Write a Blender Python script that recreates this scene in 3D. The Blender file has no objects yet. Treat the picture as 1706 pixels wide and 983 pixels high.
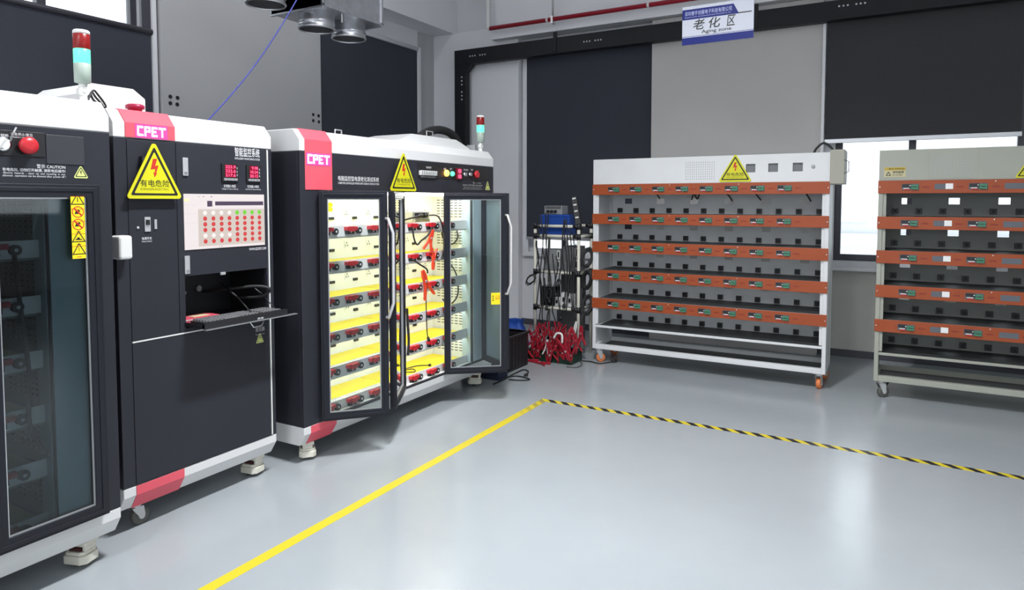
import bpy, math, random
from mathutils import Vector, Matrix
random.seed(7)
S = bpy.context.scene
COL = S.collection

# ------------------------------------------------------------------ camera, world, lights, exposure
FPX, CX, CY, HY, EYE = 1128.0, 853.0, 395.0, 335.5, 1.5
PSI = math.atan((1496 - 853) / FPX)
PIT = math.atan((CY - HY) / FPX)
cam_d = bpy.data.cameras.new('camera')
cam = bpy.data.objects.new('camera', cam_d)
COL.objects.link(cam)
cam.location = (0, 0, EYE)
cam.rotation_euler = (math.pi / 2 - PIT, 0, PSI)
cam_d.sensor_width = 36.0
cam_d.lens = FPX / 1706 * 36.0
cam_d.shift_y = -(983 / 2 - CY) / 1706
cam_d.clip_start = 0.02
S.camera = cam

W = bpy.data.worlds.new('overcast_sky')
S.world = W
W.use_nodes = True
W.node_tree.nodes['Background'].inputs[0].default_value = (0.90, 0.95, 1.0, 1)
W.node_tree.nodes['Background'].inputs[1].default_value = 3.4

def area(name, loc, size, power, rot=(0, 0, 0), color=(1, 1, 1), spread=180):
    d = bpy.data.lights.new(name, 'AREA')
    d.shape = 'RECTANGLE'
    d.size, d.size_y = size
    d.energy = power
    d.color = color
    d.spread = math.radians(spread)
    o = bpy.data.objects.new(name, d)
    COL.objects.link(o)
    o.location = loc
    o.rotation_euler = rot
    return o

LAMP = (0.97, 0.98, 1.0)
area('ceiling_panel_lamp', (-1.25, 2.4, 4.3), (0.2, 0.9), 165, color=LAMP, spread=140)
area('ceiling_panel_lamp', (-1.25, -1.8, 4.3), (0.3, 1.2), 75, color=LAMP)
area('ceiling_panel_lamp', (2.2, -1.8, 4.3), (0.3, 1.2), 30, color=LAMP)
area('ceiling_panel_lamp', (-1.25, -4.6, 4.3), (0.3, 1.2), 95, color=LAMP)
area('ceiling_panel_lamp', (4.8, -3.6, 4.3), (0.3, 1.2), 30, color=LAMP)
area('ceiling_tube_lamp', (-4.3, 2.0, 4.3), (0.1, 6.0), 40, color=LAMP)  # added fill for the upper walls, no lamp known there
area('window_daylight', (-0.2, -6.16, 2.1), (7.4, 1.9), 230, rot=(math.pi / 2, 0, math.pi), color=(0.93, 0.97, 1.0))  # added fill behind the camera, brightens the rack interiors

S.view_settings.view_transform = 'Standard'
S.view_settings.look = 'None'
S.view_settings.gamma = 1.0
S.view_settings.use_curve_mapping = False
S.view_settings.exposure = 0.02

# ------------------------------------------------------------------ helpers
_f = Vector((-math.sin(PSI), math.cos(PSI), 0))
_r = Vector((math.cos(PSI), math.sin(PSI), 0))
_fw = _f * math.cos(PIT) - Vector((0, 0, math.sin(PIT)))
_up = _f * math.sin(PIT) + Vector((0, 0, math.cos(PIT)))

def at(px, py, axis, v):
    """the point of a real plane (axis = v) that the photograph shows at a pixel"""
    d = _fw + _r * (px - CX) / FPX - _up * (py - CY) / FPX
    i = 'xyz'.index(axis)
    c = Vector((0, 0, EYE))
    return c + d * ((v - c[i]) / d[i])

MATS = {}
def mat(name, col, rough=0.5, metal=0.0, emit=None, es=0.0, noise=0.0, nscale=8.0, bump=0.0, bscale=60.0, spec=None):
    if name in MATS:
        return MATS[name]
    m = bpy.data.materials.new(name)
    m.use_nodes = True
    nt = m.node_tree
    b = nt.nodes['Principled BSDF']
    b.inputs['Base Color'].default_value = (*col, 1)
    b.inputs['Roughness'].default_value = rough
    b.inputs['Metallic'].default_value = metal
    if spec is not None:
        b.inputs['Specular IOR Level'].default_value = spec
    if emit:
        b.inputs['Emission Color'].default_value = (*emit, 1)
        b.inputs['Emission Strength'].default_value = es
    if noise or bump:
        tc = nt.nodes.new('ShaderNodeTexCoord')
    if noise:
        n = nt.nodes.new('ShaderNodeTexNoise')
        n.inputs['Scale'].default_value = nscale
        n.inputs['Detail'].default_value = 5
        nt.links.new(tc.outputs['Object'], n.inputs['Vector'])
        r = nt.nodes.new('ShaderNodeValToRGB')
        lo = tuple(c * (1 - noise) for c in col)
        hi = tuple(min(1, c * (1 + noise)) for c in col)
        r.color_ramp.elements[0].color = (*lo, 1)
        r.color_ramp.elements[1].color = (*hi, 1)
        r.color_ramp.elements[0].position = 0.3
        r.color_ramp.elements[1].position = 0.7
        nt.links.new(n.outputs['Fac'], r.inputs['Fac'])
        nt.links.new(r.outputs['Color'], b.inputs['Base Color'])
    if bump:
        n2 = nt.nodes.new('ShaderNodeTexNoise')
        n2.inputs['Scale'].default_value = bscale
        n2.inputs['Detail'].default_value = 3
        nt.links.new(tc.outputs['Object'], n2.inputs['Vector'])
        bp = nt.nodes.new('ShaderNodeBump')
        bp.inputs['Strength'].default_value = bump
        bp.inputs['Distance'].default_value = 0.01
        nt.links.new(n2.outputs['Fac'], bp.inputs['Height'])
        nt.links.new(bp.outputs['Normal'], b.inputs['Normal'])
    MATS[name] = m
    return m

def glass_mat(name, tint, rough=0.02, ior=1.5):
    if name in MATS:
        return MATS[name]
    m = bpy.data.materials.new(name)
    m.use_nodes = True
    nt = m.node_tree
    nt.nodes.remove(nt.nodes['Principled BSDF'])
    out = nt.nodes['Material Output']
    tr = nt.nodes.new('ShaderNodeBsdfTransparent')
    tr.inputs[0].default_value = (*tint, 1)
    gl = nt.nodes.new('ShaderNodeBsdfGlossy')
    gl.inputs['Roughness'].default_value = rough
    fr = nt.nodes.new('ShaderNodeFresnel')
    fr.inputs[0].default_value = ior
    mx = nt.nodes.new('ShaderNodeMixShader')
    nt.links.new(fr.outputs[0], mx.inputs[0])
    nt.links.new(tr.outputs[0], mx.inputs[1])
    nt.links.new(gl.outputs[0], mx.inputs[2])
    nt.links.new(mx.outputs[0], out.inputs[0])
    MATS[name] = m
    return m

def origin(o):
    v = Vector((0, 0, 0))
    while o is not None:
        v += o.location
        o = o.parent
    return v

class MB:
    """collects shapes (in world coordinates), builds ONE mesh object"""
    def __init__(s):
        s.v, s.f, s.m, s.sm = [], [], [], []
        s.mi = 0
    def use(s, i):
        s.mi = i
        return s
    def add(s, vs, fs, smooth=False):
        k = len(s.v)
        s.v += [tuple(p) for p in vs]
        for f in fs:
            s.f.append([i + k for i in f])
            s.m.append(s.mi)
            s.sm.append(smooth)
        return s
    def box(s, x0, x1, y0, y1, z0, z1):
        x0, x1 = min(x0, x1), max(x0, x1)
        y0, y1 = min(y0, y1), max(y0, y1)
        z0, z1 = min(z0, z1), max(z0, z1)
        v = [(x0, y0, z0), (x1, y0, z0), (x1, y1, z0), (x0, y1, z0), (x0, y0, z1), (x1, y0, z1), (x1, y1, z1), (x0, y1, z1)]
        return s.add(v, [(0, 3, 2, 1), (4, 5, 6, 7), (0, 1, 5, 4), (1, 2, 6, 5), (2, 3, 7, 6), (3, 0, 4, 7)])
    def fbox(s, fr, a0, a1, b0, b1, c0, c1):
        v = [fr(a, b, c) for c in (c0, c1) for a, b in ((a0, b0), (a1, b0), (a1, b1), (a0, b1))]
        return s.add(v, [(0, 3, 2, 1), (4, 5, 6, 7), (0, 1, 5, 4), (1, 2, 6, 5), (2, 3, 7, 6), (3, 0, 4, 7)])
    def prism(s, fr, pts, c0, c1):
        n = len(pts)
        v = [fr(a, b, c0) for a, b in pts] + [fr(a, b, c1) for a, b in pts]
        fs = [tuple(range(n - 1, -1, -1)), tuple(range(n, 2 * n))]
        fs += [(i, (i + 1) % n, n + (i + 1) % n, n + i) for i in range(n)]
        return s.add(v, fs)
    def ring(s, fr, outer, inner, c0, c1):
        """a frame: outer and inner outlines with the same number of points"""
        n = len(outer)
        v = [fr(a, b, c) for c in (c0, c1) for L in (outer, inner) for a, b in L]
        fs = []
        for i in range(n):
            j = (i + 1) % n
            fs += [(i, j, n + j, n + i)[::-1], (2 * n + i, 2 * n + j, 3 * n + j, 3 * n + i),
                   (i, j, 2 * n + j, 2 * n + i), (n + j, n + i, 3 * n + i, 3 * n + j)]
        return s.add(v, fs)
    def tube(s, pts, r, n=8, cap=True, r_end=None):
        P = [Vector(p) for p in pts]
        k0 = len(s.v)
        vs, fs = [], []
        prev = None
        for i, p in enumerate(P):
            t = (P[min(i + 1, len(P) - 1)] - P[max(i - 1, 0)])
            if t.length < 1e-9:
                t = Vector((0, 0, 1))
            t.normalize()
            if prev is None:
                a = t.orthogonal().normalized()
            else:
                a = prev - t * prev.dot(t)
                a = a.normalized() if a.length > 1e-6 else t.orthogonal().normalized()
            prev = a
            b = t.cross(a)
            rr = r if r_end is None else r + (r_end - r) * i / (len(P) - 1)
            for j in range(n):
                q = 2 * math.pi * j / n
                vs.append(p + (a * math.cos(q) + b * math.sin(q)) * rr)
        for i in range(len(P) - 1):
            for j in range(n):
                j2 = (j + 1) % n
                fs.append((i * n + j, i * n + j2, (i + 1) * n + j2, (i + 1) * n + j))
        s.add(vs, fs, True)
        if cap:
            m = (len(P) - 1) * n
            k = len(s.v) - len(vs)
            for L in (list(range(n))[::-1], [m + j for j in range(n)]):
                s.f.append([k + i for i in L]); s.m.append(s.mi); s.sm.append(False)
        return s
    def cyl(s, p0, p1, r, n=20, r1=None):
        return s.tube([p0, p1], r, n, True, r1)
    def lathe(s, c, axis, prof, n=28, cap=True):
        """prof: (along axis, radius) pairs"""
        ax = Vector(axis).normalized()
        a = ax.orthogonal().normalized(); b = ax.cross(a)
        vs, fs = [], []
        for h, r in prof:
            for j in range(n):
                q = 2 * math.pi * j / n
                vs.append(Vector(c) + ax * h + (a * math.cos(q) + b * math.sin(q)) * r)
        for i in range(len(prof) - 1):
            for j in range(n):
                j2 = (j + 1) % n
                fs.append((i * n + j, i * n + j2, (i + 1) * n + j2, (i + 1) * n + j))
        s.add(vs, fs, True)
        if cap:
            k = len(s.v) - len(vs); m = (len(prof) - 1) * n
            for L in (list(range(n))[::-1], [m + j for j in range(n)]):
                s.f.append([k + i for i in L]); s.m.append(s.mi); s.sm.append(False)
        return s
    def disc(s, fr, a, b, r, c0, c1, n=20):
        return s.prism(fr, [(a + r * math.cos(2 * math.pi * i / n), b + r * math.sin(2 * math.pi * i / n)) for i in range(n)], c0, c1)
    def panel(s, fr, a0, a1, b0, b1, c0, c1, holes):
        """a plate with rectangular holes (a0,a1,b0,b1)"""
        A = sorted({a0, a1, *[h[0] for h in holes], *[h[1] for h in holes]})
        B = sorted({b0, b1, *[h[2] for h in holes], *[h[3] for h in holes]})
        A = [a for a in A if a0 - 1e-9 <= a <= a1 + 1e-9]; B = [b for b in B if b0 - 1e-9 <= b <= b1 + 1e-9]
        na, nb = len(A), len(B)
        full = [[not any(h[0] - 1e-9 <= (A[i] + A[i + 1]) / 2 <= h[1] and h[2] <= (B[j] + B[j + 1]) / 2 <= h[3] for h in holes)
                 for j in range(nb - 1)] for i in range(na - 1)]
        vs = [fr(a, b, c) for c in (c0, c1) for a in A for b in B]
        idx = lambda i, j, k: k * na * nb + i * nb + j
        fs = []
        F = lambda i, j: 0 <= i < na - 1 and 0 <= j < nb - 1 and full[i][j]
        for i in range(na - 1):
            for j in range(nb - 1):
                if not full[i][j]:
                    continue
                q = [(i, j), (i + 1, j), (i + 1, j + 1), (i, j + 1)]
                fs.append([idx(*p, 1) for p in q]); fs.append([idx(*p, 0) for p in q[::-1]])
                for (p1, p2, o) in ((q[0], q[1], (i, j - 1)), (q[1], q[2], (i + 1, j)), (q[2], q[3], (i, j + 1)), (q[3], q[0], (i - 1, j))):
                    if not F(*o):
                        fs.append([idx(*p1, 0), idx(*p2, 0), idx(*p2, 1), idx(*p1, 1)])
        return s.add(vs, fs)
    def build(s, name, mats, parent=None, bevel=0.0, label=None, seg=2):
        o0 = origin(parent)
        me = bpy.data.meshes.new(name)
        me.from_pydata([tuple(Vector(p) - o0) for p in s.v], [], s.f)
        if not isinstance(mats, (list, tuple)):
            mats = [mats]
        for m in mats:
            me.materials.append(m)
        me.polygons.foreach_set('material_index', s.m)
        me.polygons.foreach_set('use_smooth', s.sm)
        me.update()
        o = bpy.data.objects.new(name, me)
        COL.objects.link(o)
        o.parent = parent
        if bevel:
            b = o.modifiers.new('bevel', 'BEVEL')
            b.width = bevel; b.segments = seg; b.limit_method = 'ANGLE'; b.angle_limit = math.radians(40)
        if label:
            o['label'] = label
        return o

def FX(X):      # faces +X: a = world y, b = z, c = out of the face
    return lambda a, b, c: Vector((X + c, a, b))
def FY(Y):      # faces -Y: a = world x, b = z, c = towards the viewer
    return lambda a, b, c: Vector((a, Y - c, b))
def FZ(Z):
    return lambda a, b, c: Vector((a, b, Z + c))
def FG(p0, p1, z0, side=1):
    """upright plane through p0 -> p1 (plan points): a along it, b up, c out of the face"""
    u = Vector((p1[0] - p0[0], p1[1] - p0[1], 0)).normalized()
    n = Vector((u.y, -u.x, 0)) * side
    o = Vector((p0[0], p0[1], z0))
    return lambda a, b, c: o + u * a + Vector((0, 0, b)) + n * c

def thing(name, label, cat, loc, group=None):
    o = bpy.data.objects.new(name, None)
    COL.objects.link(o)
    o.location = loc
    o.empty_display_size = 0.1
    return tag(o, label, cat, group)
def tag(o, label, cat, group=None):
    o['label'] = label; o['category'] = cat
    if group:
        o['group'] = group
    return o
def struct(o):
    o['kind'] = 'structure'
    return o
def copy_tree(o, parent=None):
    c = o.copy(); COL.objects.link(c); c.parent = parent
    for ch in list(o.children):
        copy_tree(ch, c)
    return c

def lettering(body, fr, a0, a1, b0, b1, m, parent, name='lettering', c=0.0012, align='CENTER', stretch=False, spacing=1.0, bold=0.0, shear=0.0):
    """writing that fills the rectangle a0..a1, b0..b1 of a face"""
    cu = bpy.data.curves.new(name, 'FONT')
    cu.body = body
    cu.align_x = align
    cu.space_character = spacing
    cu.offset = bold
    cu.shear = shear
    cu.resolution_u = 3
    tmp = bpy.data.objects.new(name, cu)
    COL.objects.link(tmp)
    dg = bpy.context.evaluated_depsgraph_get()
    me0 = bpy.data.meshes.new_from_object(tmp.evaluated_get(dg))
    bpy.data.objects.remove(tmp)
    V = [v.co.copy() for v in me0.vertices]
    F = [list(p.vertices) for p in me0.polygons]
    bpy.data.meshes.remove(me0)
    if not V:
        return None
    x0, x1 = min(v.x for v in V), max(v.x for v in V)
    y0, y1 = min(v.y for v in V), max(v.y for v in V)
    sx = (a1 - a0) / max(x1 - x0, 1e-6); sy = (b1 - b0) / max(y1 - y0, 1e-6)
    if not stretch:
        sx = sy = min(sx, sy)
    ox = (a0 + a1) / 2 - sx * (x0 + x1) / 2; oy = (b0 + b1) / 2 - sy * (y0 + y1) / 2
    mb = MB()
    mb.add([fr(v.x * sx + ox, v.y * sy + oy, c) for v in V], F)
    return mb.build(name, m, parent)

def dens(pts, k=6):
    """smooth curve through points (Catmull-Rom)"""
    P = [Vector(p) for p in pts]
    out = []
    for i in range(len(P) - 1):
        a, b, c, d = P[max(i - 1, 0)], P[i], P[i + 1], P[min(i + 2, len(P) - 1)]
        for j in range(k):
            t = j / k
            out.append(0.5 * ((2 * b) + (c - a) * t + (2 * a - 5 * b + 4 * c - d) * t * t + (-a + 3 * b - 3 * c + d) * t ** 3))
    out.append(P[-1])
    return out

# ------------------------------------------------------------------ materials
M_wall = mat('wall_paint', (0.74, 0.74, 0.77), 0.75, noise=0.03, nscale=2.0, bump=0.05, bscale=90)
M_white_wall = mat('white_wall_paint', (0.82, 0.82, 0.85), 0.7, noise=0.02, nscale=2.0)
M_pillar = mat('grey_wall_panel', (0.48, 0.48, 0.495), 0.6, noise=0.03, nscale=1.5)
M_pillar2 = mat('warm_grey_wall_panel', (0.58, 0.565, 0.55), 0.6, noise=0.03, nscale=1.5)
M_sill_wall = mat('cream_wall_panel', (0.62, 0.61, 0.56), 0.55, noise=0.03, nscale=3)
M_ceiling = mat('ceiling_white', (0.8, 0.8, 0.8), 0.8)
M_blind = mat('charcoal_blind_fabric', (0.040, 0.045, 0.062), 0.85, noise=0.08, nscale=120)
M_blind2 = mat('charcoal_blind_cloth', (0.042, 0.043, 0.047), 0.85, noise=0.08, nscale=120)
M_alu = mat('brushed_aluminium', (0.55, 0.56, 0.58), 0.38, 0.85)
M_whiteframe = mat('white_window_frame', (0.8, 0.8, 0.83), 0.4)
M_darkframe = mat('dark_window_frame', (0.06, 0.06, 0.075), 0.4)
M_black = mat('satin_black_powder_coat', (0.028, 0.029, 0.038), 0.42, noise=0.06, nscale=3, spec=0.25)
M_black2 = mat('black_door_frame', (0.016, 0.017, 0.024), 0.35, spec=0.25)
M_cap = mat('white_powder_coat', (0.72, 0.72, 0.72), 0.42, noise=0.02, nscale=3)
M_red = mat('red_badge_paint', (0.76, 0.10, 0.14), 0.42)
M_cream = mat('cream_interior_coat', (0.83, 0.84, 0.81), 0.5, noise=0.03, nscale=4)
M_shaded_in = mat('grey_interior_coat', (0.20, 0.21, 0.20), 0.5, noise=0.05, nscale=4)  # darker copy of the cream coat, the unlit cabinet's shade painted in
M_greyblue = mat('blue_grey_jamb', (0.46, 0.57, 0.63), 0.45)
M_yellow_mat = mat('yellow_insulating_mat', (0.86, 0.70, 0.015), 0.5, noise=0.04, nscale=12)
M_rail = mat('white_rail_plate', (0.86, 0.86, 0.85), 0.4)
M_slot = mat('dark_slot', (0.012, 0.012, 0.014), 0.7)
M_redplastic = mat('red_plastic', (0.55, 0.02, 0.03), 0.35)
M_orangered = mat('orange_red_plastic', (0.75, 0.06, 0.025), 0.35)
M_blackplastic = mat('black_plastic', (0.014, 0.014, 0.016), 0.42)
M_rubber = mat('black_rubber', (0.018, 0.018, 0.019), 0.6)
M_whiteplastic = mat('white_plastic', (0.78, 0.78, 0.76), 0.35)
M_ivory = mat('ivory_plastic', (0.72, 0.70, 0.60), 0.35)
M_yellow = mat('warning_yellow', (0.66, 0.63, 0.01), 0.45)
M_yellow2 = mat('sticker_yellow', (0.90, 0.70, 0.01), 0.5)
M_signedge = mat('pale_sign_edge', (0.70, 0.76, 0.25), 0.4)
M_ink = mat('black_print', (0.012, 0.012, 0.012), 0.5)
M_redink = mat('red_print', (0.55, 0.03, 0.015), 0.5)
M_whiteink = mat('white_print', (0.80, 0.80, 0.82), 0.5)
M_greyink = mat('grey_print', (0.42, 0.42, 0.30), 0.5)
M_chrome = mat('polished_steel', (0.75, 0.76, 0.78), 0.2, 1.0)
M_silver = mat('silver_plate', (0.72, 0.72, 0.74), 0.3, 0.6)
M_galv = mat('galvanised_steel', (0.50, 0.51, 0.54), 0.34, 0.9, noise=0.12, nscale=14)
M_glass = glass_mat('door_glass', (0.90, 0.94, 0.94), 0.015)
M_glass_dark = glass_mat('dark_door_glass', (0.60, 0.66, 0.68), 0.03, 1.5)
def reflection_glass():  # bluish reflection on the pane, put in as a diffuse mix
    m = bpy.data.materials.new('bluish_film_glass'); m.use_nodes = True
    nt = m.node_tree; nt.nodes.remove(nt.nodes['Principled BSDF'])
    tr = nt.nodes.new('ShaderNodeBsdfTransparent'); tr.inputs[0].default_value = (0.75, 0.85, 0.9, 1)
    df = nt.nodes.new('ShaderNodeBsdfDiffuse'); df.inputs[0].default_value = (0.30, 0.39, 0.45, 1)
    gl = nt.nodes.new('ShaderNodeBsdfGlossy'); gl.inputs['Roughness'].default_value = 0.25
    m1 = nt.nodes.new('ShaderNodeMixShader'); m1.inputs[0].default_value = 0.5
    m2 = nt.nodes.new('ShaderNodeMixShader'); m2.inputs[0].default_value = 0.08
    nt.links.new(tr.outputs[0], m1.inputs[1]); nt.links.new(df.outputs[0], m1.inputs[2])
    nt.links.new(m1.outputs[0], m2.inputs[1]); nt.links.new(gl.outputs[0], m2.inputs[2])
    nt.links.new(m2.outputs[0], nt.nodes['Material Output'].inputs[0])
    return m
M_reflglass = reflection_glass()
M_winglass = glass_mat('window_glass', (0.96, 0.97, 0.97), 0.0)
M_led = mat('violet_white_led', (0.8, 0.7, 1.0), 0.5, emit=(0.86, 0.72, 1.0), es=5.0)
M_ledglow = mat('violet_led_matrix', (0.62, 0.07, 0.25), 0.4, emit=(0.50, 0.05, 0.90), es=0.14)
M_digits = mat('red_led_digits', (0.5, 0.02, 0.05), 0.4, emit=(1.0, 0.06, 0.16), es=3.5)
M_digitbg = mat('meter_window', (0.10, 0.004, 0.012), 0.2, emit=(0.5, 0.0, 0.03), es=0.25)
M_green_lamp = mat('green_lamp_lit', (0.03, 0.30, 0.2), 0.3, emit=(0.14, 1.0, 0.50), es=1.5)
M_amber_lamp = mat('amber_lamp_lit', (0.9, 0.5, 0.1), 0.3, emit=(1.0, 0.45, 0.08), es=3.5)
M_redlens = mat('red_lamp_lens', (0.26, 0.008, 0.008), 0.3)
M_palegreen = mat('pale_green_plastic', (0.40, 0.48, 0.42), 0.4)
M_screen = mat('lit_screen', (0.1, 0.1, 0.1), 0.3, emit=(0.96, 0.86, 0.86), es=0.80)
M_scr_panel = mat('screen_panel', (0.1, 0.1, 0.1), 0.3, emit=(0.80, 0.68, 0.60), es=0.70)
M_scr_dark = mat('screen_dark', (0.05, 0.04, 0.06), 0.3, emit=(0.06, 0.03, 0.07), es=0.5)
M_scr_red = mat('screen_red', (0.1, 0.02, 0.02), 0.3, emit=(0.80, 0.06, 0.06), es=0.72)
M_scr_green = mat('screen_green', (0.03, 0.1, 0.02), 0.3, emit=(0.22, 0.80, 0.03), es=0.72)
M_scr_pale = mat('screen_pale', (0.1, 0.1, 0.1), 0.3, emit=(1.0, 0.92, 0.88), es=0.85)
M_orange = mat('orange_red_band', (0.34, 0.062, 0.013), 0.45, noise=0.06, nscale=5)
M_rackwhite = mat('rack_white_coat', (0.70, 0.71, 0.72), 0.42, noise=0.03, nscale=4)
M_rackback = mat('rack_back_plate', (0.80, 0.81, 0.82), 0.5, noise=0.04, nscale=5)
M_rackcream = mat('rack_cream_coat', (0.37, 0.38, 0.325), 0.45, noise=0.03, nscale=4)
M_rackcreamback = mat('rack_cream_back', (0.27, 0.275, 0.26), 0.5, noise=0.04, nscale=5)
M_shelfmat = mat('dark_rubber_mat', (0.045, 0.050, 0.052), 0.5, noise=0.1, nscale=10)
M_green_term = mat('green_terminal', (0.05, 0.22, 0.12), 0.4)
M_slotblue = mat('empty_slot_backing', (0.12, 0.13, 0.15), 0.5)
M_orangewheel = mat('orange_polyurethane', (0.70, 0.20, 0.06), 0.4)
M_greywheel = mat('grey_rubber_wheel', (0.10, 0.10, 0.09), 0.5)
M_zinc = mat('zinc_plate', (0.60, 0.60, 0.60), 0.35, 0.8)
M_blue = mat('blue_plastic', (0.02, 0.075, 0.36), 0.35, noise=0.05, nscale=6)
M_navy = mat('navy_plastic', (0.012, 0.018, 0.045), 0.45)
M_greydev = mat('grey_metal_case', (0.36, 0.37, 0.38), 0.4, 0.3)
M_darkgreen = mat('dark_green_plastic', (0.008, 0.035, 0.022), 0.45)
M_tray = mat('black_cable_tray', (0.013, 0.014, 0.017), 0.5, noise=0.1, nscale=4, spec=0.25)
M_trayhole = mat('pale_punched_hole', (0.62, 0.62, 0.66), 0.6)
M_firepipe = mat('red_pipe_paint', (0.36, 0.012, 0.030), 0.35)
M_signblue = mat('sign_blue', (0.012, 0.020, 0.16), 0.4, spec=0.2)
M_signwhite = mat('sign_white', (0.52, 0.54, 0.62), 0.4, spec=0.2)
M_bluewire = mat('blue_wire', (0.022, 0.032, 0.26), 0.4)
M_facade = mat('pale_facade', (0.52, 0.54, 0.55), 0.8, noise=0.02, nscale=1.0)
M_facwin = mat('facade_window', (0.88, 0.90, 0.92), 0.4)

def floor_material():
    m = bpy.data.materials.new('grey_epoxy_floor')
    m.use_nodes = True
    nt = m.node_tree; b = nt.nodes['Principled BSDF']
    tc = nt.nodes.new('ShaderNodeTexCoord')
    n = nt.nodes.new('ShaderNodeTexNoise'); n.inputs['Scale'].default_value = 0.9; n.inputs['Detail'].default_value = 6
    nt.links.new(tc.outputs['Object'], n.inputs['Vector'])
    r = nt.nodes.new('ShaderNodeValToRGB')
    r.color_ramp.elements[0].color = (0.315, 0.345, 0.365, 1); r.color_ramp.elements[0].position = 0.3
    r.color_ramp.elements[1].color = (0.36, 0.39, 0.41, 1); r.color_ramp.elements[1].position = 0.7
    nt.links.new(n.outputs['Fac'], r.inputs['Fac'])
    nt.links.new(r.outputs['Color'], b.inputs['Base Color'])
    n2 = nt.nodes.new('ShaderNodeTexNoise'); n2.inputs['Scale'].default_value = 2.2; n2.inputs['Detail'].default_value = 4
    nt.links.new(tc.outputs['Object'], n2.inputs['Vector'])
    mr = nt.nodes.new('ShaderNodeMapRange')
    mr.inputs['To Min'].default_value = 0.16; mr.inputs['To Max'].default_value = 0.26
    nt.links.new(n2.outputs['Fac'], mr.inputs['Value']); nt.links.new(mr.outputs['Result'], b.inputs['Roughness'])
    n3 = nt.nodes.new('ShaderNodeTexNoise'); n3.inputs['Scale'].default_value = 7.0; n3.inputs['Detail'].default_value = 2
    nt.links.new(tc.outputs['Object'], n3.inputs['Vector'])
    bp = nt.nodes.new('ShaderNodeBump'); bp.inputs['Strength'].default_value = 0.06; bp.inputs['Distance'].default_value = 0.02
    nt.links.new(n3.outputs['Fac'], bp.inputs['Height']); nt.links.new(bp.outputs['Normal'], b.inputs['Normal'])
    return m
M_floor = floor_material()

def tape_material(name, along, dark, c0=None, c1=None):
    """yellow tape with slanting dark stripes (period 0.1 m); between c0 and c1 along the tape the stripes are worn away"""
    m = bpy.data.materials.new(name)
    m.use_nodes = True
    nt = m.node_tree; b = nt.nodes['Principled BSDF']; b.inputs['Roughness'].default_value = 0.4
    tc = nt.nodes.new('ShaderNodeTexCoord'); sp = nt.nodes.new('ShaderNodeSeparateXYZ')
    nt.links.new(tc.outputs['Object'], sp.inputs[0])
    def math_(op, a, c=None):
        q = nt.nodes.new('ShaderNodeMath'); q.operation = op
        for i, x in enumerate((a, c)):
            if x is None: continue
            if isinstance(x, (int, float)): q.inputs[i].default_value = x
            else: nt.links.new(x, q.inputs[i])
        return q.outputs[0]
    s = math_('ADD', sp.outputs['X'], math_('MULTIPLY', sp.outputs['Y'], 1.0))
    fr = math_('FRACT', math_('MULTIPLY', s, 1 / 0.105))
    st = math_('GREATER_THAN', fr, 0.5)
    if c0 is not None:
        w = nt.nodes.new('ShaderNodeMapRange')
        w.inputs['From Min'].default_value = c0; w.inputs['From Max'].default_value = c1
        w.inputs['To Min'].default_value = 0.0; w.inputs['To Max'].default_value = 1.0
        nt.links.new(sp.outputs[along], w.inputs['Value'])
        st = math_('MULTIPLY', st, w.outputs['Result'])
    mx = nt.nodes.new('ShaderNodeMix'); mx.data_type = 'RGBA'
    nt.links.new(st, mx.inputs['Factor'])
    mx.inputs['A'].default_value = (0.64, 0.52, 0.03, 1); mx.inputs['B'].default_value = (*dark, 1)
    nt.links.new(mx.outputs['Result'], b.inputs['Base Color'])
    return m

# ------------------------------------------------------------------ the room
XL, YB, XR, YF, ZC = -5.245, 7.24, 7.0, -6.0, 4.4
mb = MB(); mb.box(XL - 0.3, XR + 0.2, YF - 0.2, YB + 0.3, -0.12, 0.0)
struct(mb.build('floor', M_floor))
mb = MB(); mb.box(XL - 0.3, XR + 0.2, YF - 0.2, YB + 0.3, ZC, ZC + 0.15)
struct(mb.build('ceiling', M_ceiling))
W6 = (-1.0, 6.4, 1.25, 3.1); W5 = (-4.0, 3.6, 1.1, 3.1)
FR = lambda a, b, c: Vector((XR - c, a, b))
mb = MB(); mb.panel(FR, YF, YB + 0.3, 0, ZC, -0.2, 0, [W6])
struct(mb.build('wall_right', M_white_wall))
FB = lambda a, b, c: Vector((a, YF + c, b))
mb = MB(); mb.panel(FB, XL - 0.3, XR + 0.2, 0, ZC, -0.2, 0, [W5])
struct(mb.build('wall_front', M_white_wall))
# left wall with two windows; window 1 reaches up behind the charcoal blind, window 2 is wholly covered
W1 = (1.2, 3.30, 1.0, 3.35); W2 = (5.1, 6.75, 1.0, 3.36)
mb = MB(); mb.panel(FX(XL), YF, YB + 0.3, 0, ZC, -0.3, 0, [W1, W2])
struct(mb.build('wall_left', M_wall))
BW1 = (-3.93, -2.42, 0.88, 3.25); BW2 = (-0.545, 2.6, 0.925, 3.25)
mb = MB(); mb.panel(FY(YB), XL - 0.3, XR + 0.2, 0, ZC, -0.3, 0, [BW1, BW2])
struct(mb.build('wall_back', M_wall))
mb = MB(); mb.panel(FY(YB), BW2[0], BW2[1], 0.02, 0.84, 0.0, 0.012, [])
struct(mb.build('trim_1', M_sill_wall))
# beams under the ceiling
mb = MB(); mb.box(XL, -4.926, YF, YB, 3.61, ZC)
struct(mb.build('trim_2', M_white_wall))
mb = MB(); mb.box(-4.30, XR, 7.03, YB, 3.435, ZC)
struct(mb.build('trim_3', M_white_wall))
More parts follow.
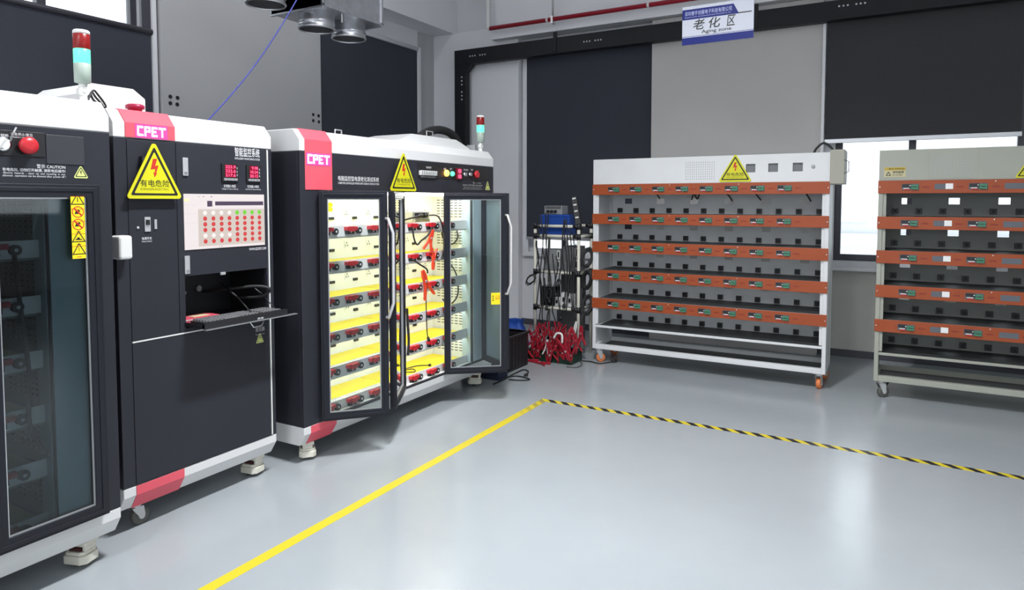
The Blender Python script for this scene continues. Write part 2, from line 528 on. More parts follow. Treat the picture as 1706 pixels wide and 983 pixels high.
# corner column on the back wall and the wall panels between the windows
mb = MB(); mb.box(XL, -3.985, 7.14, YB, 0, 3.61)
struct(mb.build('trim_4', M_white_wall, bevel=0.01))
def wall_panel(name, mb, m):
    return struct(mb.build(name, m, bevel=0.004))
mb = MB(); mb.box(XL, XL + 0.07, 3.39, 5.125, 0, 3.60); mb.use(1)
for (px, py) in ((284, 161), (296, 163), (284, 172), (295.5, 174), (522, 191), (531, 193), (522, 201), (531.5, 203)):
    p = at(px, py, 'x', XL + 0.072)
    mb.disc(FX(XL + 0.069), p.y, p.z, 0.017, 0, 0.004, 14)
wall_panel('trim_5', mb, [M_pillar, M_slot])
mb = MB(); mb.box(-2.335, -0.66, 7.12, YB, 0, 3.43)
wall_panel('trim_6', mb, M_pillar2)
mb = MB(); mb.box(-0.66, -0.635, 7.09, 7.13, 1.9, 3.2)
struct(mb.build('trim_7', M_whiteframe))
# left wall strip next to the corner, its shade put into the grey
mb = MB(); mb.box(XL, XL + 0.02, 6.83, 7.14, 0, 3.6)
struct(mb.build('trim_8', M_pillar))
mb = MB(); mb.box(XL, XL + 0.05, 3.335, 3.37, 0.9, 3.6)
struct(mb.build('trim_9', M_whiteframe))
mb = MB(); mb.box(XL, XL + 0.05, 6.765, 6.83, 0.9, 3.40)
struct(mb.build('trim_10', M_whiteframe))
mb = MB(); mb.box(-0.56, 2.7, 7.13, 7.24, 0.84, 0.868)
struct(mb.build('trim_11', M_whiteframe, bevel=0.004))
mb = MB(); mb.box(-3.985, -2.335, 7.222, 7.24, 0, 0.07)
mb.box(-0.66, 2.7, 7.222, 7.24, 0, 0.07)
struct(mb.build('baseboard_back', M_darkframe))

def window(name, fr, w, mull, mf, bars=(), inset=0.10, fw=0.05):
    a0, a1, b0, b1 = w
    mb = MB()
    mb.ring(fr, [(a0, b0), (a1, b0), (a1, b1), (a0, b1)], [(a0 + fw, b0 + fw), (a1 - fw, b0 + fw), (a1 - fw, b1 - fw), (a0 + fw, b1 - fw)], -inset - 0.06, -inset)
    o = struct(mb.build(name, mf, bevel=0.003))
    for q in mull:
        mb = MB(); mb.fbox(fr, q - 0.03, q + 0.03, b0 + fw, b1 - fw, -inset - 0.055, -inset + 0.004)
        mb.build('mullion', M_darkframe, o)
    for q in bars:
        mb = MB(); mb.fbox(fr, a0 + fw, a1 - fw, q - 0.025, q + 0.025, -inset - 0.05, -inset + 0.003)
        mb.build('crossbar', M_darkframe, o)
    mb = MB(); mb.fbox(fr, a0 + fw * .9, a1 - fw * .9, b0 + fw * .9, b1 - fw * .9, -inset - 0.035, -inset - 0.029)
    mb.build('pane', M_winglass, o)
    return o
window('window_1', FX(XL), W1, (2.60,), M_darkframe)
window('window_2', FX(XL), W2, (5.9,), M_whiteframe)
window('window_3', FY(YB), BW1, (-3.47,), M_whiteframe)
window('window_4', FY(YB), BW2, (0.10, 0.92, 1.75), M_darkframe, bars=(), fw=0.06)
window('window_5', FB, W5, (-2.1, -0.2, 1.7), M_whiteframe)  # unseen window added for the fill light on the racks
window('window_6', FR, W6, (0.85, 2.7, 4.55), M_whiteframe)
# white outer frame round window 3, standing proud of the wall
mb = MB(); mb.ring(FY(YB), [(-3.95, 0.84), (-2.37, 0.84), (-2.37, 3.3), (-3.95, 3.3)], [(-3.90, 0.89), (-2.42, 0.89), (-2.42, 3.25), (-3.90, 3.25)], 0, 0.05)
struct(mb.build('trim_12', M_whiteframe, bevel=0.004))
# dark jamb on the left wall window's right
mb = MB(); mb.box(XL, XL + 0.03, 3.26, 3.335, 2.835, 3.60)
struct(mb.build('trim_13', M_darkframe))

# neighbouring building seen through the right-hand window
bld = thing('neighbouring_building', 'pale white building outside, seen through the window between the racks', 'building', (1, 13.0, -4))
mb = MB(); mb.box(-6, 9, 13.0, 14.0, -4, 3.2)
mb.build('facade', M_facade, bld)
mb = MB(); mb.box(-6, 9, 12.85, 13.0, 0.75, 0.95)
mb.build('ledge', M_facade, bld)
for k in range(4):
    mb = MB(); x = -1.05 + k * 2.1
    mb.ring(FY(13.0), [(x, 1.15), (x + 0.6, 1.15), (x + 0.6, 2.35), (x, 2.35)], [(x + .05, 1.2), (x + .55, 1.2), (x + .55, 2.3), (x + .05, 2.3)], 0, 0.04)
    w = mb.build('window', M_whiteframe, bld)
    mb = MB(); mb.fbox(FY(13.0), x + .05, x + .55, 1.2, 2.3, 0.005, 0.012)
    mb.build('pane', M_facwin, w)

# ------------------------------------------------------------------ roller blinds
def blind(label, fr, a0, a1, b0, b1, m, head=True, rail=M_alu, railh=0.03):
    r = thing('roller_blind', label, 'roller blind', fr((a0 + a1) / 2, b0, 0.0))
    mb = MB()
    n = 8
    for k in range(n):
        pass
    mb.fbox(fr, a0, a1, b0 + railh, b1 - 0.02, 0.0, 0.004)
    mb.build('blind_fabric', m, r)
    mb = MB(); mb.fbox(fr, a0 - 0.005, a1 + 0.005, b0, b0 + railh, -0.006, 0.012)
    mb.build('bottom_rail', rail, r, bevel=0.003)
    if head:
        mb = MB(); mb.cyl(fr(a0 - 0.01, b1, 0.0), fr(a1 + 0.01, b1, 0.0), 0.024, 14)
        mb.build('roller_tube', rail, r)
    return r
blind('charcoal roller blind on left wall, below the bright upper window', FX(XL + 0.035), 0.9, 3.325, 1.0, 2.845, M_blind, rail=M_darkframe)
blind('charcoal roller blind on left wall, behind the open glass-door cabinet', FX(XL + 0.045), 5.145, 6.755, 1.0, 3.37, M_blind, rail=M_whiteframe)
blind('charcoal roller blind on back wall, behind the cluttered tube shelf', FY(YB - 0.055), -3.89, -2.345, 1.045, 3.36, M_blind)
blind('large charcoal roller blind above the cream rack, half raised', FY(YB - 0.11), -0.625, 0.885, 2.05, 3.32, M_blind2, railh=0.04)

# ------------------------------------------------------------------ cable tray, pipe, sign, duct
t = thing('cable_tray', 'black L-shaped metal cable tray hung along top of back wall', 'cable tray', (-4.5, 7.0, 2.2))
YT = 6.985
c0 = at(757, 85, 'y', YT); c1 = at(757, 240, 'y', YT)
zt = 3.350; zb = 3.172
mb = MB(); mb.box(-4.80, 2.6, YT, YT + 0.10, zb, zt)
tr_h = mb.build('horizontal_run', M_tray, t, bevel=0.004)
mb = MB(); mb.box(-4.80, -4.64, YT, YT + 0.10, 2.05, zb); 
mb.prism(FY(YT + 0.10), [(-4.64, zb), (-4.64, zb - 0.09), (-4.55, zb)], 0, 0.10)
tr_v = mb.build('vertical_run', M_tray, t, bevel=0.004)
def holes(fr, spots, r, parent):
    mb = MB()
    for a, b in spots:
        mb.disc(fr, a, b, r, 0.0, 0.003, 12)
    mb.build('punched_holes', M_trayhole, parent)
sp = []
for px0, px1, py in ((783, 808, 90), (973, 1001, 66.5), (1398, 1441, 12.5)):
    for k in range(7):
        if k == 3: continue
        p = at(px0 + (px1 - px0) * k / 6, py, 'y', YT); sp.append((p.x, (zb + zt) / 2 + (0.03 if px0 == 1398 else 0.0)))
holes(FY(YT), sp, 0.0085, tr_h)
holes(FY(YT), [(-4.69, 3.02 - 0.045 * k) for k in range(7) if k != 3], 0.010, tr_v)
for px in (928, 1261):
    p = at(px, 50, 'y', YT + 0.05)
    mb = MB(); mb.cyl((p.x, YT + 0.05, zt), (p.x, YT + 0.05, ZC), 0.005, 8)
    hg = mb.build('hanger_rod', M_zinc, t)
    mb = MB(); mb.box(p.x - 0.02, p.x + 0.02, YT - 0.012, YT, zb + 0.02, zt + 0.06)
    mb.build('clamp', M_tray, hg, bevel=0.003)

t = thing('sprinkler_pipe', 'dark red fire sprinkler pipe running along the white beam', 'pipe', (-4.27, 6.9, 3.53))
mb = MB()
px0 = -4.262; zp = 3.532
mb.tube(dens([(px0, 6.9, ZC), (px0, 6.9, 3.66), (px0, 6.9, zp + 0.03), (px0 + 0.01, 6.9, zp + 0.006), (px0 + 0.04, 6.9, zp), (px0 + 0.2, 6.9, zp)], 5), 0.022, 14)
mb.build('drop_pipe', M_whiteplastic, t, label='white painted drop pipe with elbow')
mb = MB(); mb.cyl((px0 + 0.03, 6.9, zp), (3.0, 6.9, zp), 0.024, 16)
mb.build('pipe_run', M_firepipe, t)
for px in (912, 1080):
    p = at(px, 30, 'y', 6.9)
    mb = MB(); mb.cyl((p.x - 0.012, 6.9, zp), (p.x + 0.012, 6.9, zp), 0.028, 16)
    mb.build('coupling', M_whiteplastic, t)
p = at(921, 30, 'y', 6.9)
mb = MB(); mb.cyl((p.x, 6.9, zp + 0.02), (p.x, 6.9, ZC), 0.011, 10); mb.box(p.x - 0.012, p.x + 0.012, 6.868, 6.932, zp - 0.05, zp + 0.035)
mb.build('pipe_hanger', M_zinc, t)

YS = 5.0
sg = thing('hanging_sign', 'white and blue hanging sign reading Aging zone', 'sign', (-1.16, YS, 2.641))
sx0, sx1, sz0, sz1 = -1.411, -0.909, 2.641, 2.917
mb = MB(); mb.box(sx0, sx1, YS - 0.004, YS + 0.004, sz0, sz1)
mb.build('board', M_signwhite, sg, bevel=0.001)
fs = FY(YS - 0.004)
Wd, Hd = sx1 - sx0, sz1 - sz0
mb = MB(); mb.prism(fs, [(sx0, sz1 - 0.095), (sx0 + 0.80 * Wd, sz1 - 0.095), (sx0 + 0.725 * Wd, sz1 - 0.022), (sx0, sz1 - 0.022)], 0, 0.0006)
hb = mb.build('header_band', M_signblue, sg)
mb = MB(); mb.fbox(fs, sx0 + 0.78 * Wd, sx1 - 0.015, sz1 - 0.095, sz1 - 0.087, 0, 0.0005)
mb.build('rule', M_ink, sg)
mb = MB(); mb.fbox(fs, sx0, sx1, sz0, sz0 + 0.052, 0, 0.0006); mb.fbox(fs, sx0, sx1, sz0 + 0.057, sz0 + 0.060, 0, 0.0005)
mb.build('footer_band', M_signblue, sg)
lettering('深圳春宇创展电子科技有限公司', fs, sx0 + 0.018, sx0 + 0.70 * Wd, sz1 - 0.068, sz1 - 0.036, M_greyink and mat('pale_blue_print', (0.45, 0.48, 0.75), 0.5), hb, c=0.0012, stretch=True)
lettering('SHENZHEN CHUNYU CHUANGZHAN ELECTRONIC TECHNOLOGY CO., LTD.', fs, sx0 + 0.018, sx0 + 0.69 * Wd, sz1 - 0.084, sz1 - 0.075, MATS['pale_blue_print'], hb, c=0.0012, stretch=True)
for ch, a0, a1, dz in (('老', 0.16, 0.325, 0), ('化', 0.38, 0.55, 0), ('区', 0.635, 0.755, 0)):
    lettering(ch, fs, sx0 + a0 * Wd, sx0 + a1 * Wd, sz0 + 0.103, sz0 + 0.178, M_ink, sg, c=0.001, stretch=True, bold=0.012, shear=0.15)
lettering('Aging zone', fs, sx0 + 0.28 * Wd, sx0 + 0.70 * Wd, sz0 + 0.066, sz0 + 0.097, M_ink, sg, c=0.001, stretch=True, bold=0.012)
for q in (0.1, 0.9):
    mb = MB(); mb.cyl((sx0 + q * Wd, YS, sz1), (sx0 + q * Wd, YS, ZC), 0.0012, 6)
    mb.build('hanging_wire', M_zinc, sg)

def duct(label, x0, x1, y0, y1, z, spouts):
    t = thing('ventilation_duct', label, 'duct', ((x0 + x1) / 2, (y0 + y1) / 2, z))
    mb = MB(); mb.box(x0, x1, y0, y1, z, z + 0.42)
    mb.use(0)
    for (q0, q1) in ((y0, y0 + 0.02), (y1 - 0.02, y1)):
        mb.box(x0 - 0.012, x1 + 0.012, q0, q1, z - 0.012, z + 0.432)
    mb.box(x1, x1 + 0.012, y0, y1, z - 0.004, z + 0.018)
    bx = mb.build('duct_box', M_galv, t, bevel=0.003)
    for (cx, cy) in spouts:
        mb = MB()
        h = 0.115
        mb.lathe((cx, cy, z - h), (0, 0, 1), [(0, 0.128), (0.006, 0.133), (0.012, 0.128), (0.04, 0.126), (0.044, 0.131), (0.05, 0.126), (h, 0.126)], 36, cap=False)
        mb.use(1).lathe((cx, cy, z - h), (0, 0, 1), [(h - 0.002, 0.001), (h - 0.002, 0.121), (0.006, 0.121)], 36, cap=False)
        mb.use(0).lathe((cx, cy, z - h), (0, 0, 1), [(0.006, 0.121), (-0.003, 0.122), (-0.004, 0.127), (0.0, 0.129)], 36, cap=False)
        mb.build('round_spout', [M_galv, mat('dull_duct_lining', (0.06, 0.06, 0.065), 0.6)], t)  # inside of the spout darkened, shade put into its colour
    for (cx, cy) in spouts[:1]:
        mb = MB(); mb.cyl((cx + 0.15, cy + 0.1, z - 0.06), (cx + 0.15, cy + 0.1, ZC), 0.006, 8)
        mb.build('threaded_rod', M_zinc, t)
    return t
duct('galvanised duct box with two round spouts, nearer the back wall', -4.0, -3.50, 3.48, 4.117, 2.855, [(-3.69, 3.62), (-3.69, 3.95)])
duct('galvanised duct box with one round spout in view, at the top edge', -4.0, -3.42, 2.55, 3.36, 2.91, [(-3.66, 3.14)])
mb = MB()
w0 = at(498, -6, 'x', -3.30); w1 = at(347, 200, 'x', -3.40)
pts = []
for k in range(13):
    f = k / 12
    p = w0.lerp(w1, f) + Vector((0, 0, -0.05 * math.sin(math.pi * f)))
    pts.append(p)
pts = [w0 + (w0 - w1) * 0.45, w0 + (w0 - w1) * 0.2] + pts + [w1 + Vector((0.0, -0.03, -0.04)), Vector((w1.x, w1.y - 0.08, 1.914))]
mb.tube(dens(pts, 3), 0.0042, 8)
tag(mb.build('network_cable', M_bluewire), 'thin blue cable slanting down from the duct behind the control cabinet', 'cable')

# ------------------------------------------------------------------ floor tape
mb = MB(); mb.box(-2.315, -2.258, 0.9, 4.53, 0.0, 0.0012)
tag(mb.build('floor_tape', tape_material('worn_yellow_tape', 'Y', (0.30, 0.24, 0.08), 4.05, 4.5)), 'plain yellow floor tape running beside the cabinets', 'floor tape')
mb = MB(); mb.box(-2.258, 3.6, 4.475, 4.53, 0.0, 0.0012)
tag(mb.build('floor_tape', tape_material('hazard_tape', 'X', (0.015, 0.017, 0.022))), 'black and yellow striped floor tape in front of the racks', 'floor tape')

# ------------------------------------------------------------------ cabinets
def caster(parent, x, y, top, col='ivory', yaw=0.0, brake=True):
    """swivel caster under z = top, wheel on the floor"""
    c, s_ = math.cos(yaw), math.sin(yaw)
    def L(a, b, z): return Vector((x + a * c - b * s_, y + a * s_ + b * c, z))
    R = min(0.042, top * 0.40)
    if col == 'ivory':
        mb = MB()
        body = [(0.052, -0.03), (0.052, 0.03), (0.03, 0.048), (-0.045, 0.045), (-0.06, 0.02), (-0.06, -0.02), (-0.045, -0.045), (0.03, -0.048)]
        fr = lambda a, b, cc: L(a, b, cc)
        zb = 0.018; ztp = top - 0.02
        mb.prism(fr, body, zb, zb + 0.035)
        mb.prism(fr, [(a * 0.85, b * 0.9) for a, b in body], zb + 0.035, zb + 0.05)
        mb.fbox(fr, -0.05, -0.03, -0.03, 0.03, zb + 0.05, ztp)
        mb.fbox(fr, 0.028, 0.045, -0.028, 0.028, zb + 0.05, ztp)
        mb.fbox(fr, -0.05, 0.05, -0.036, 0.036, ztp, top)
        o = mb.build('caster', M_ivory, parent, bevel=0.004)
        mb = MB(); mb.cyl(L(-0.01, -0.022, R * 0.72), L(-0.01, 0.022, R * 0.72), R * 0.72, 20)
        mb.build('wheel', M_rubber, o)
        mb = MB(); mb.fbox(fr, -0.028, 0.026, -0.034, 0.034, zb + 0.053, ztp - 0.006)
        mb.build('adjuster', mat('dark_red_adjuster', (0.06, 0.015, 0.015), 0.5), o)
    else:
        wm, fm = (M_orangewheel, M_zinc) if col == 'orange' else (M_greywheel, M_zinc)
        mb = MB(); fr = lambda a, b, cc: L(a, b, cc)
        mb.fbox(fr, -0.035, 0.035, -0.035, 0.035, top - 0.006, top)
        mb.cyl(L(0, 0, top - 0.02), L(0, 0, top - 0.006), 0.026, 16)
        for sgn in (-1, 1):
            mb.prism(lambda a, b, cc, sgn=sgn: L(a, sgn * 0.021 + cc, b), [(-0.028, top - 0.02), (0.028, top - 0.02), (0.034, R * 1.05), (0.022, R * 0.8), (0.008, R * 0.9)], -0.002, 0.002)
        o = mb.build('caster', fm, parent, bevel=0.001)
        mb = MB()
        mb.lathe(L(0.018, -0.016, R), (L(0, 1, 0) - L(0, 0, 0)), [(0, R * 0.55), (0.0, R * 0.9), (0.006, R), (0.026, R), (0.032, R * 0.9), (0.032, R * 0.55)], 24)
        mb.build('wheel', wm, o)
        mb = MB(); mb.cyl(L(0.018, -0.024, R), L(0.018, 0.024, R), R * 0.32, 14)
        mb.build('hub', M_zinc, o)
    return o

def cap_profile(X0, back):
    return [(X0, 1.78), (X0, 1.845), (X0 - 0.05, 1.905), (back, 1.905), (back, 1.78)]
def base_profile(X0, back):
    return [(X0, 0.22), (back, 0.22), (back, 0.11), (X0 - 0.045, 0.11), (X0, 0.178)]
def FP(Y):      # profile plane: a = x, b = z, c = along +y from Y
    return lambda a, b, c: Vector((a, Y + c, b))

PIX = {'C': ["1111", "1000", "1000", "1000", "1111"], 'P': ["1111", "1001", "1111", "1000", "1000"],
       'E': ["1111", "1000", "1110", "1000", "1111"], 'T': ["11111", "00100", "00100", "00100", "00100"]}
def led_word(fr, a0, a1, b0, b1, parent):
    mb = MB(); mb.fbox(fr, a0 - 0.010, a1 + 0.010, b0 - 0.009, b1 + 0.009, 0.0, 0.0012)
    o = mb.build('led_matrix', M_ledglow, parent)  # weakly glowing plate painted as the violet halo round the letters
    cols = 4 + 1 + 4 + 1 + 4 + 1 + 5
    du = (a1 - a0) / cols; dv = (b1 - b0) / 5
    mb = MB(); x = a0
    for ch in 'CPET':
        g = PIX[ch]
        for r, row in enumerate(g):
            for k, q in enumerate(row):
                if q == '1':
                    mb.fbox(fr, x + k * du + du * .02, x + (k + 1) * du - du * .02, b1 - (r + 1) * dv + dv * .03, b1 - r * dv - dv * .03, 0.0012, 0.0028)
        x += (len(g[0]) + 1) * du
    mb.build('lettering', M_led, o)

def tri(ca, b0, w, h):
    return [(ca - w / 2, b0), (ca + w / 2, b0), (ca, b0 + h)]
def rtri(ca, b0, w, h, r, n=5):
    """triangle with rounded corners"""
    P = [Vector((p[0], p[1])) for p in tri(ca, b0, w, h)]
    out = []
    for i in range(3):
        p, a, b = P[i], P[i - 1], P[(i + 1) % 3]
        u, v = (a - p).normalized(), (b - p).normalized()
        ang = u.angle(v); d = r / math.tan(ang / 2)
        c = p + (u + v).normalized() * (r / math.sin(ang / 2))
        s, e = p + u * d, p + v * d
        for k in range(n + 1):
            q = s.lerp(e, k / n); out.append(tuple(c + (q - c).normalized() * r))
    return out
BOLT = [(-0.10, 1.0), (0.20, 1.0), (0.05, 0.62), (0.30, 0.66), (0.10, 0.22), (0.20, 0.24), (-0.02, 0.0), (-0.10, 0.28), (0.0, 0.26), (0.04, 0.46), (-0.30, 0.42)]
def danger_sign(fr, ca, b0, w, h, parent, edge=M_yellow):
    mb = MB(); mb.prism(fr, rtri(ca, b0, w, h, w * 0.045), 0, 0.004)
    o = mb.build('warning_sign', edge, parent)
    k = w
    mb = MB(); n = 5
    i1 = (ca, b0 + 0.055 * k, w * 0.84, h * 0.84); i2 = (ca, b0 + 0.09 * k, w * 0.715, h * 0.715)
    mb.ring(fr, rtri(*i1, w * 0.02), rtri(*i2, w * 0.012), 0.004, 0.0046)
    mb.build('border', M_ink, o)
    mb = MB(); s = h * 0.32
    mb.prism(fr, [(ca + a * s * 0.75, b0 + h * 0.365 + b * s) for a, b in BOLT], 0.004, 0.0047)
    mb.build('bolt_symbol', M_redink, o)
    lettering('有电危险', fr, ca - w * 0.255, ca + w * 0.255, b0 + h * 0.205, b0 + h * 0.325, M_ink, o, c=0.0048, stretch=True, bold=0.003)
    lettering('DANGER/ELECTRIC', fr, ca - w * 0.25, ca + w * 0.25, b0 + h * 0.145, b0 + h * 0.185, mat('olive_print', (0.25, 0.22, 0.02), 0.5), o, c=0.0048, stretch=True)
    return o
def mini_sign(fr, ca, b0, w, h, parent, bolt=True):
    mb = MB(); mb.prism(fr, rtri(ca, b0, w, h, w * 0.08), 0, 0.001)
    o = mb.build('warning_sticker', M_signedge, parent)
    mb = MB(); mb.ring(fr, rtri(ca, b0 + w * .09, w * .78, h * .76, w * .04), rtri(ca, b0 + w * .14, w * .60, h * .60, w * .02), 0.001, 0.0014)
    mb.build('border', M_ink, o)
    mb = MB(); s = h * 0.32
    mb.prism(fr, [(ca + a * s * 0.7, b0 + h * 0.27 + b * s) for a, b in BOLT] if bolt else [(ca - .03 * w, b0 + h * .25), (ca + .03 * w, b0 + h * .25), (ca + .05 * w, b0 + h * .6), (ca - .05 * w, b0 + h * .6)], 0.001, 0.0015)
    mb.build('symbol', M_ink, o)
    return o

def signal_tower(parent, x, y, z, H, cap_col=M_redlens):
    """small stack light on a hinged foot, total height H"""
    r = 0.030 * H / 0.28
    k = H
    def Z(f): return z + f * k
    mb = MB()
    mb.lathe((x, y, z), (0, 0, 1), [(0, r * 0.75), (0.02 * k, r * 0.75), (0.03 * k, r * 0.5), (0.09 * k, r * 0.45), (0.10 * k, r * 0.3)], 18)
    mb.cyl((x - r * .45, y, Z(0.15)), (x + r * .45, y, Z(0.15)), r * 0.62, 20)
    mb.cyl((x + r * .45, y, Z(0.15)), (x + r * .55, y, Z(0.15)), r * 0.25, 12)
    mb.cyl((x, y, Z(0.17)), (x, y, Z(0.27)), r * 0.5, 16)
    o = mb.build('signal_tower', M_whiteplastic, parent)
    mb = MB(); mb.lathe((x, y, Z(0.26)), (0, 0, 1), [(0, r * 0.7), (0.01 * k, r * 0.97), (0.27 * k, r), (0.275 * k, r * .96)], 26)
    mb.build('lamp_body', M_palegreen, o)
    mb = MB(); mb.lathe((x, y, Z(0.535)), (0, 0, 1), [(0, r * 0.94), (0.005 * k, r * 0.98), (0.195 * k, r * 0.98), (0.2 * k, r * .94)], 26)
    mb.build('green_lens', M_green_lamp, o)
    mb = MB(); mb.lathe((x, y, Z(0.735)), (0, 0, 1), [(0, r * 0.96), (0.005 * k, r), (0.205 * k, r), (0.21 * k, r * .96)], 26)
    mb.build('red_lens', cap_col, o)
    mb = MB(); mb.lathe((x, y, Z(0.945)), (0, 0, 1), [(0, r * 1.0), (0.04 * k, r * 0.99), (0.055 * k, r * 0.85)], 26)
    mb.build('top_cap', M_whiteplastic, o)
    return o

def leaf(parent, p0, p1, z0, z1, glass, handle=0, label=None, fw=0.045, flip=1):
    """glazed door leaf from plan point p0 to p1; handle = +1 / -1 on p1 or p0 side"""
    fr = FG(p0, p1, z0, flip)
    L = (Vector(p1) - Vector(p0)).length
    H = z1 - z0
    mb = MB()
    mb.ring(fr, [(0, 0), (L, 0), (L, H), (0, H)], [(fw, fw), (L - fw, fw), (L - fw, H - fw), (fw, H - fw)], -0.018, 0.018)
    mb.ring(fr, [(0.012, 0.012), (L - 0.012, 0.012), (L - 0.012, H - 0.012), (0.012, H - 0.012)], [(0.028, 0.028), (L - 0.028, 0.028), (L - 0.028, H - 0.028), (0.028, H - 0.028)], 0.018, 0.022)
    o = mb.build('glass_door', M_black2, parent, bevel=0.002, label=label)
    mb = MB(); mb.fbox(fr, fw - 0.006, L - fw + 0.006, fw - 0.006, H - fw + 0.006, -0.003, 0.003)
    mb.build('pane', glass, o)
    mb = MB(); mb.ring(fr, [(fw, fw), (L - fw, fw), (L - fw, H - fw), (fw, H - fw)], [(fw + .006, fw + .006), (L - fw - .006, fw + .006), (L - fw - .006, H - fw - .006), (fw + .006, H - fw - .006)], 0.003, 0.010)
    mb.build('gasket', M_alu, o)
    if handle:
        a = L - 0.012 if handle > 0 else 0.012
        s_ = handle
        zc = H * 0.66; hh = 0.29
        mb = MB()
        mb.tube([fr(a, zc - hh, 0.02), fr(a + s_ * 0.012, zc - hh, 0.032), fr(a + s_ * 0.040, zc - hh + 0.085, 0.036), fr(a + s_ * 0.040, zc + hh - 0.085, 0.036), fr(a + s_ * 0.012, zc + hh, 0.032), fr(a, zc + hh, 0.02)], 0.0095, 10)
        mb.build('handle', M_silver, o, label='white curved bar handle')
    return o

def shelf_tier(parent, X0, o0, o1, xb, zc, lit, units, pitch, y_first, white_front):
    """one tier: perforated deck, yellow mat, front rail with test sockets, mains sockets on the back"""
    xr = X0 - 0.06
    mb = MB(); mb.box(xb + 0.004, xr, o0 + 0.004, o1 - 0.004, zc - 0.022, zc - 0.004)
    mb.box(xr - 0.012, xr - 0.001, o0 + 0.004, o1 - 0.004, zc - 0.055, zc - 0.022)
    mb.use(1)
    y = o0 + 0.05
    while y < min(o1 - 0.05, o0 + 0.75):
        for q in range(3):
            mb.box(xr - 0.045 - q * 0.028, xr - 0.03 - q * 0.028, y, y + 0.007, zc - 0.004, zc - 0.0036)
        y += 0.02
    d = mb.build('shelf', [M_cream if lit else M_shaded_in, M_slot], parent)
    mb = MB(); mb.box(xb + 0.012, xr - (0.11 if white_front else 0.03), o0 + 0.02, o0 + 0.70, zc - 0.0035, zc - 0.0005)
    mb.box(xb + 0.012, xr - 0.01, o0 + 0.71, o1 - 0.02, zc - 0.0035, zc - 0.0005)
    mb.build('yellow_mat', M_yellow_mat if lit else mat('dull_yellow_mat', (0.45, 0.38, 0.05), 0.5), d)  # unlit cabinet's mat darkened, its shade put into the yellow
    mb = MB(); mb.box(xr, xr + 0.004, o0 + 0.004, o1 - 0.004, zc - 0.045, zc + 0.022)
    rl = mb.build('socket_rail', M_rail, parent)
    for k in range(units):
        y = y_first + k * pitch
        if y + 0.09 > o1 or y - 0.09 < o0:
            continue
        mb = MB()
        mb.use(0).box(xr + 0.004, xr + 0.024, y - 0.070, y - 0.012, zc - 0.032, zc + 0.012)
        mb.use(1).box(xr + 0.004, xr + 0.030, y - 0.080, y + 0.014, zc - 0.008, zc + 0.013)
        mb.use(1).box(xr + 0.024, xr + 0.042, y - 0.062, y - 0.022, zc - 0.014, zc + 0.016)
        mb.use(2).box(xr + 0.024, xr + 0.028, y - 0.045, y - 0.038, zc - 0.026, zc - 0.014)
        mb.use(0)
        mb.cyl((xr + 0.004, y + 0.040, zc - 0.012), (xr + 0.024, y + 0.040, zc - 0.012), 0.020, 16)
        mb.use(2).cyl((xr + 0.024, y + 0.040, zc - 0.012), (xr + 0.026, y + 0.040, zc - 0.012), 0.007, 10)
        mb.build('test_socket', [M_blackplastic, M_redplastic, M_whiteplastic], rl)
    # mains sockets on the back plate above the deck
    for k in range(7):
        y = o0 + 0.16 + k * 0.22
        if y > o1 - 0.06: break
        mb = MB()
        z = zc + 0.085
        mb.box(xb, xb + 0.004, y - 0.022, y + 0.022, z - 0.022, z + 0.026)
        mb.use(1)
        for (a, b) in ((0, 0.014), (-0.010, -0.004), (0.010, -0.004)):
            mb.box(xb + 0.004, xb + 0.005, y + a - 0.003, y + a + 0.003, z + b - 0.005, z + b + 0.005)
        mb.build('mains_socket', [M_whiteplastic, M_blackplastic], d)
        if y + 0.10 < o1:
            mb = MB(); mb.box(xb, xb + 0.012, y + 0.060, y + 0.098, z - 0.038, z - 0.020); mb.build('rocker_switch', M_blackplastic, d)
    return d

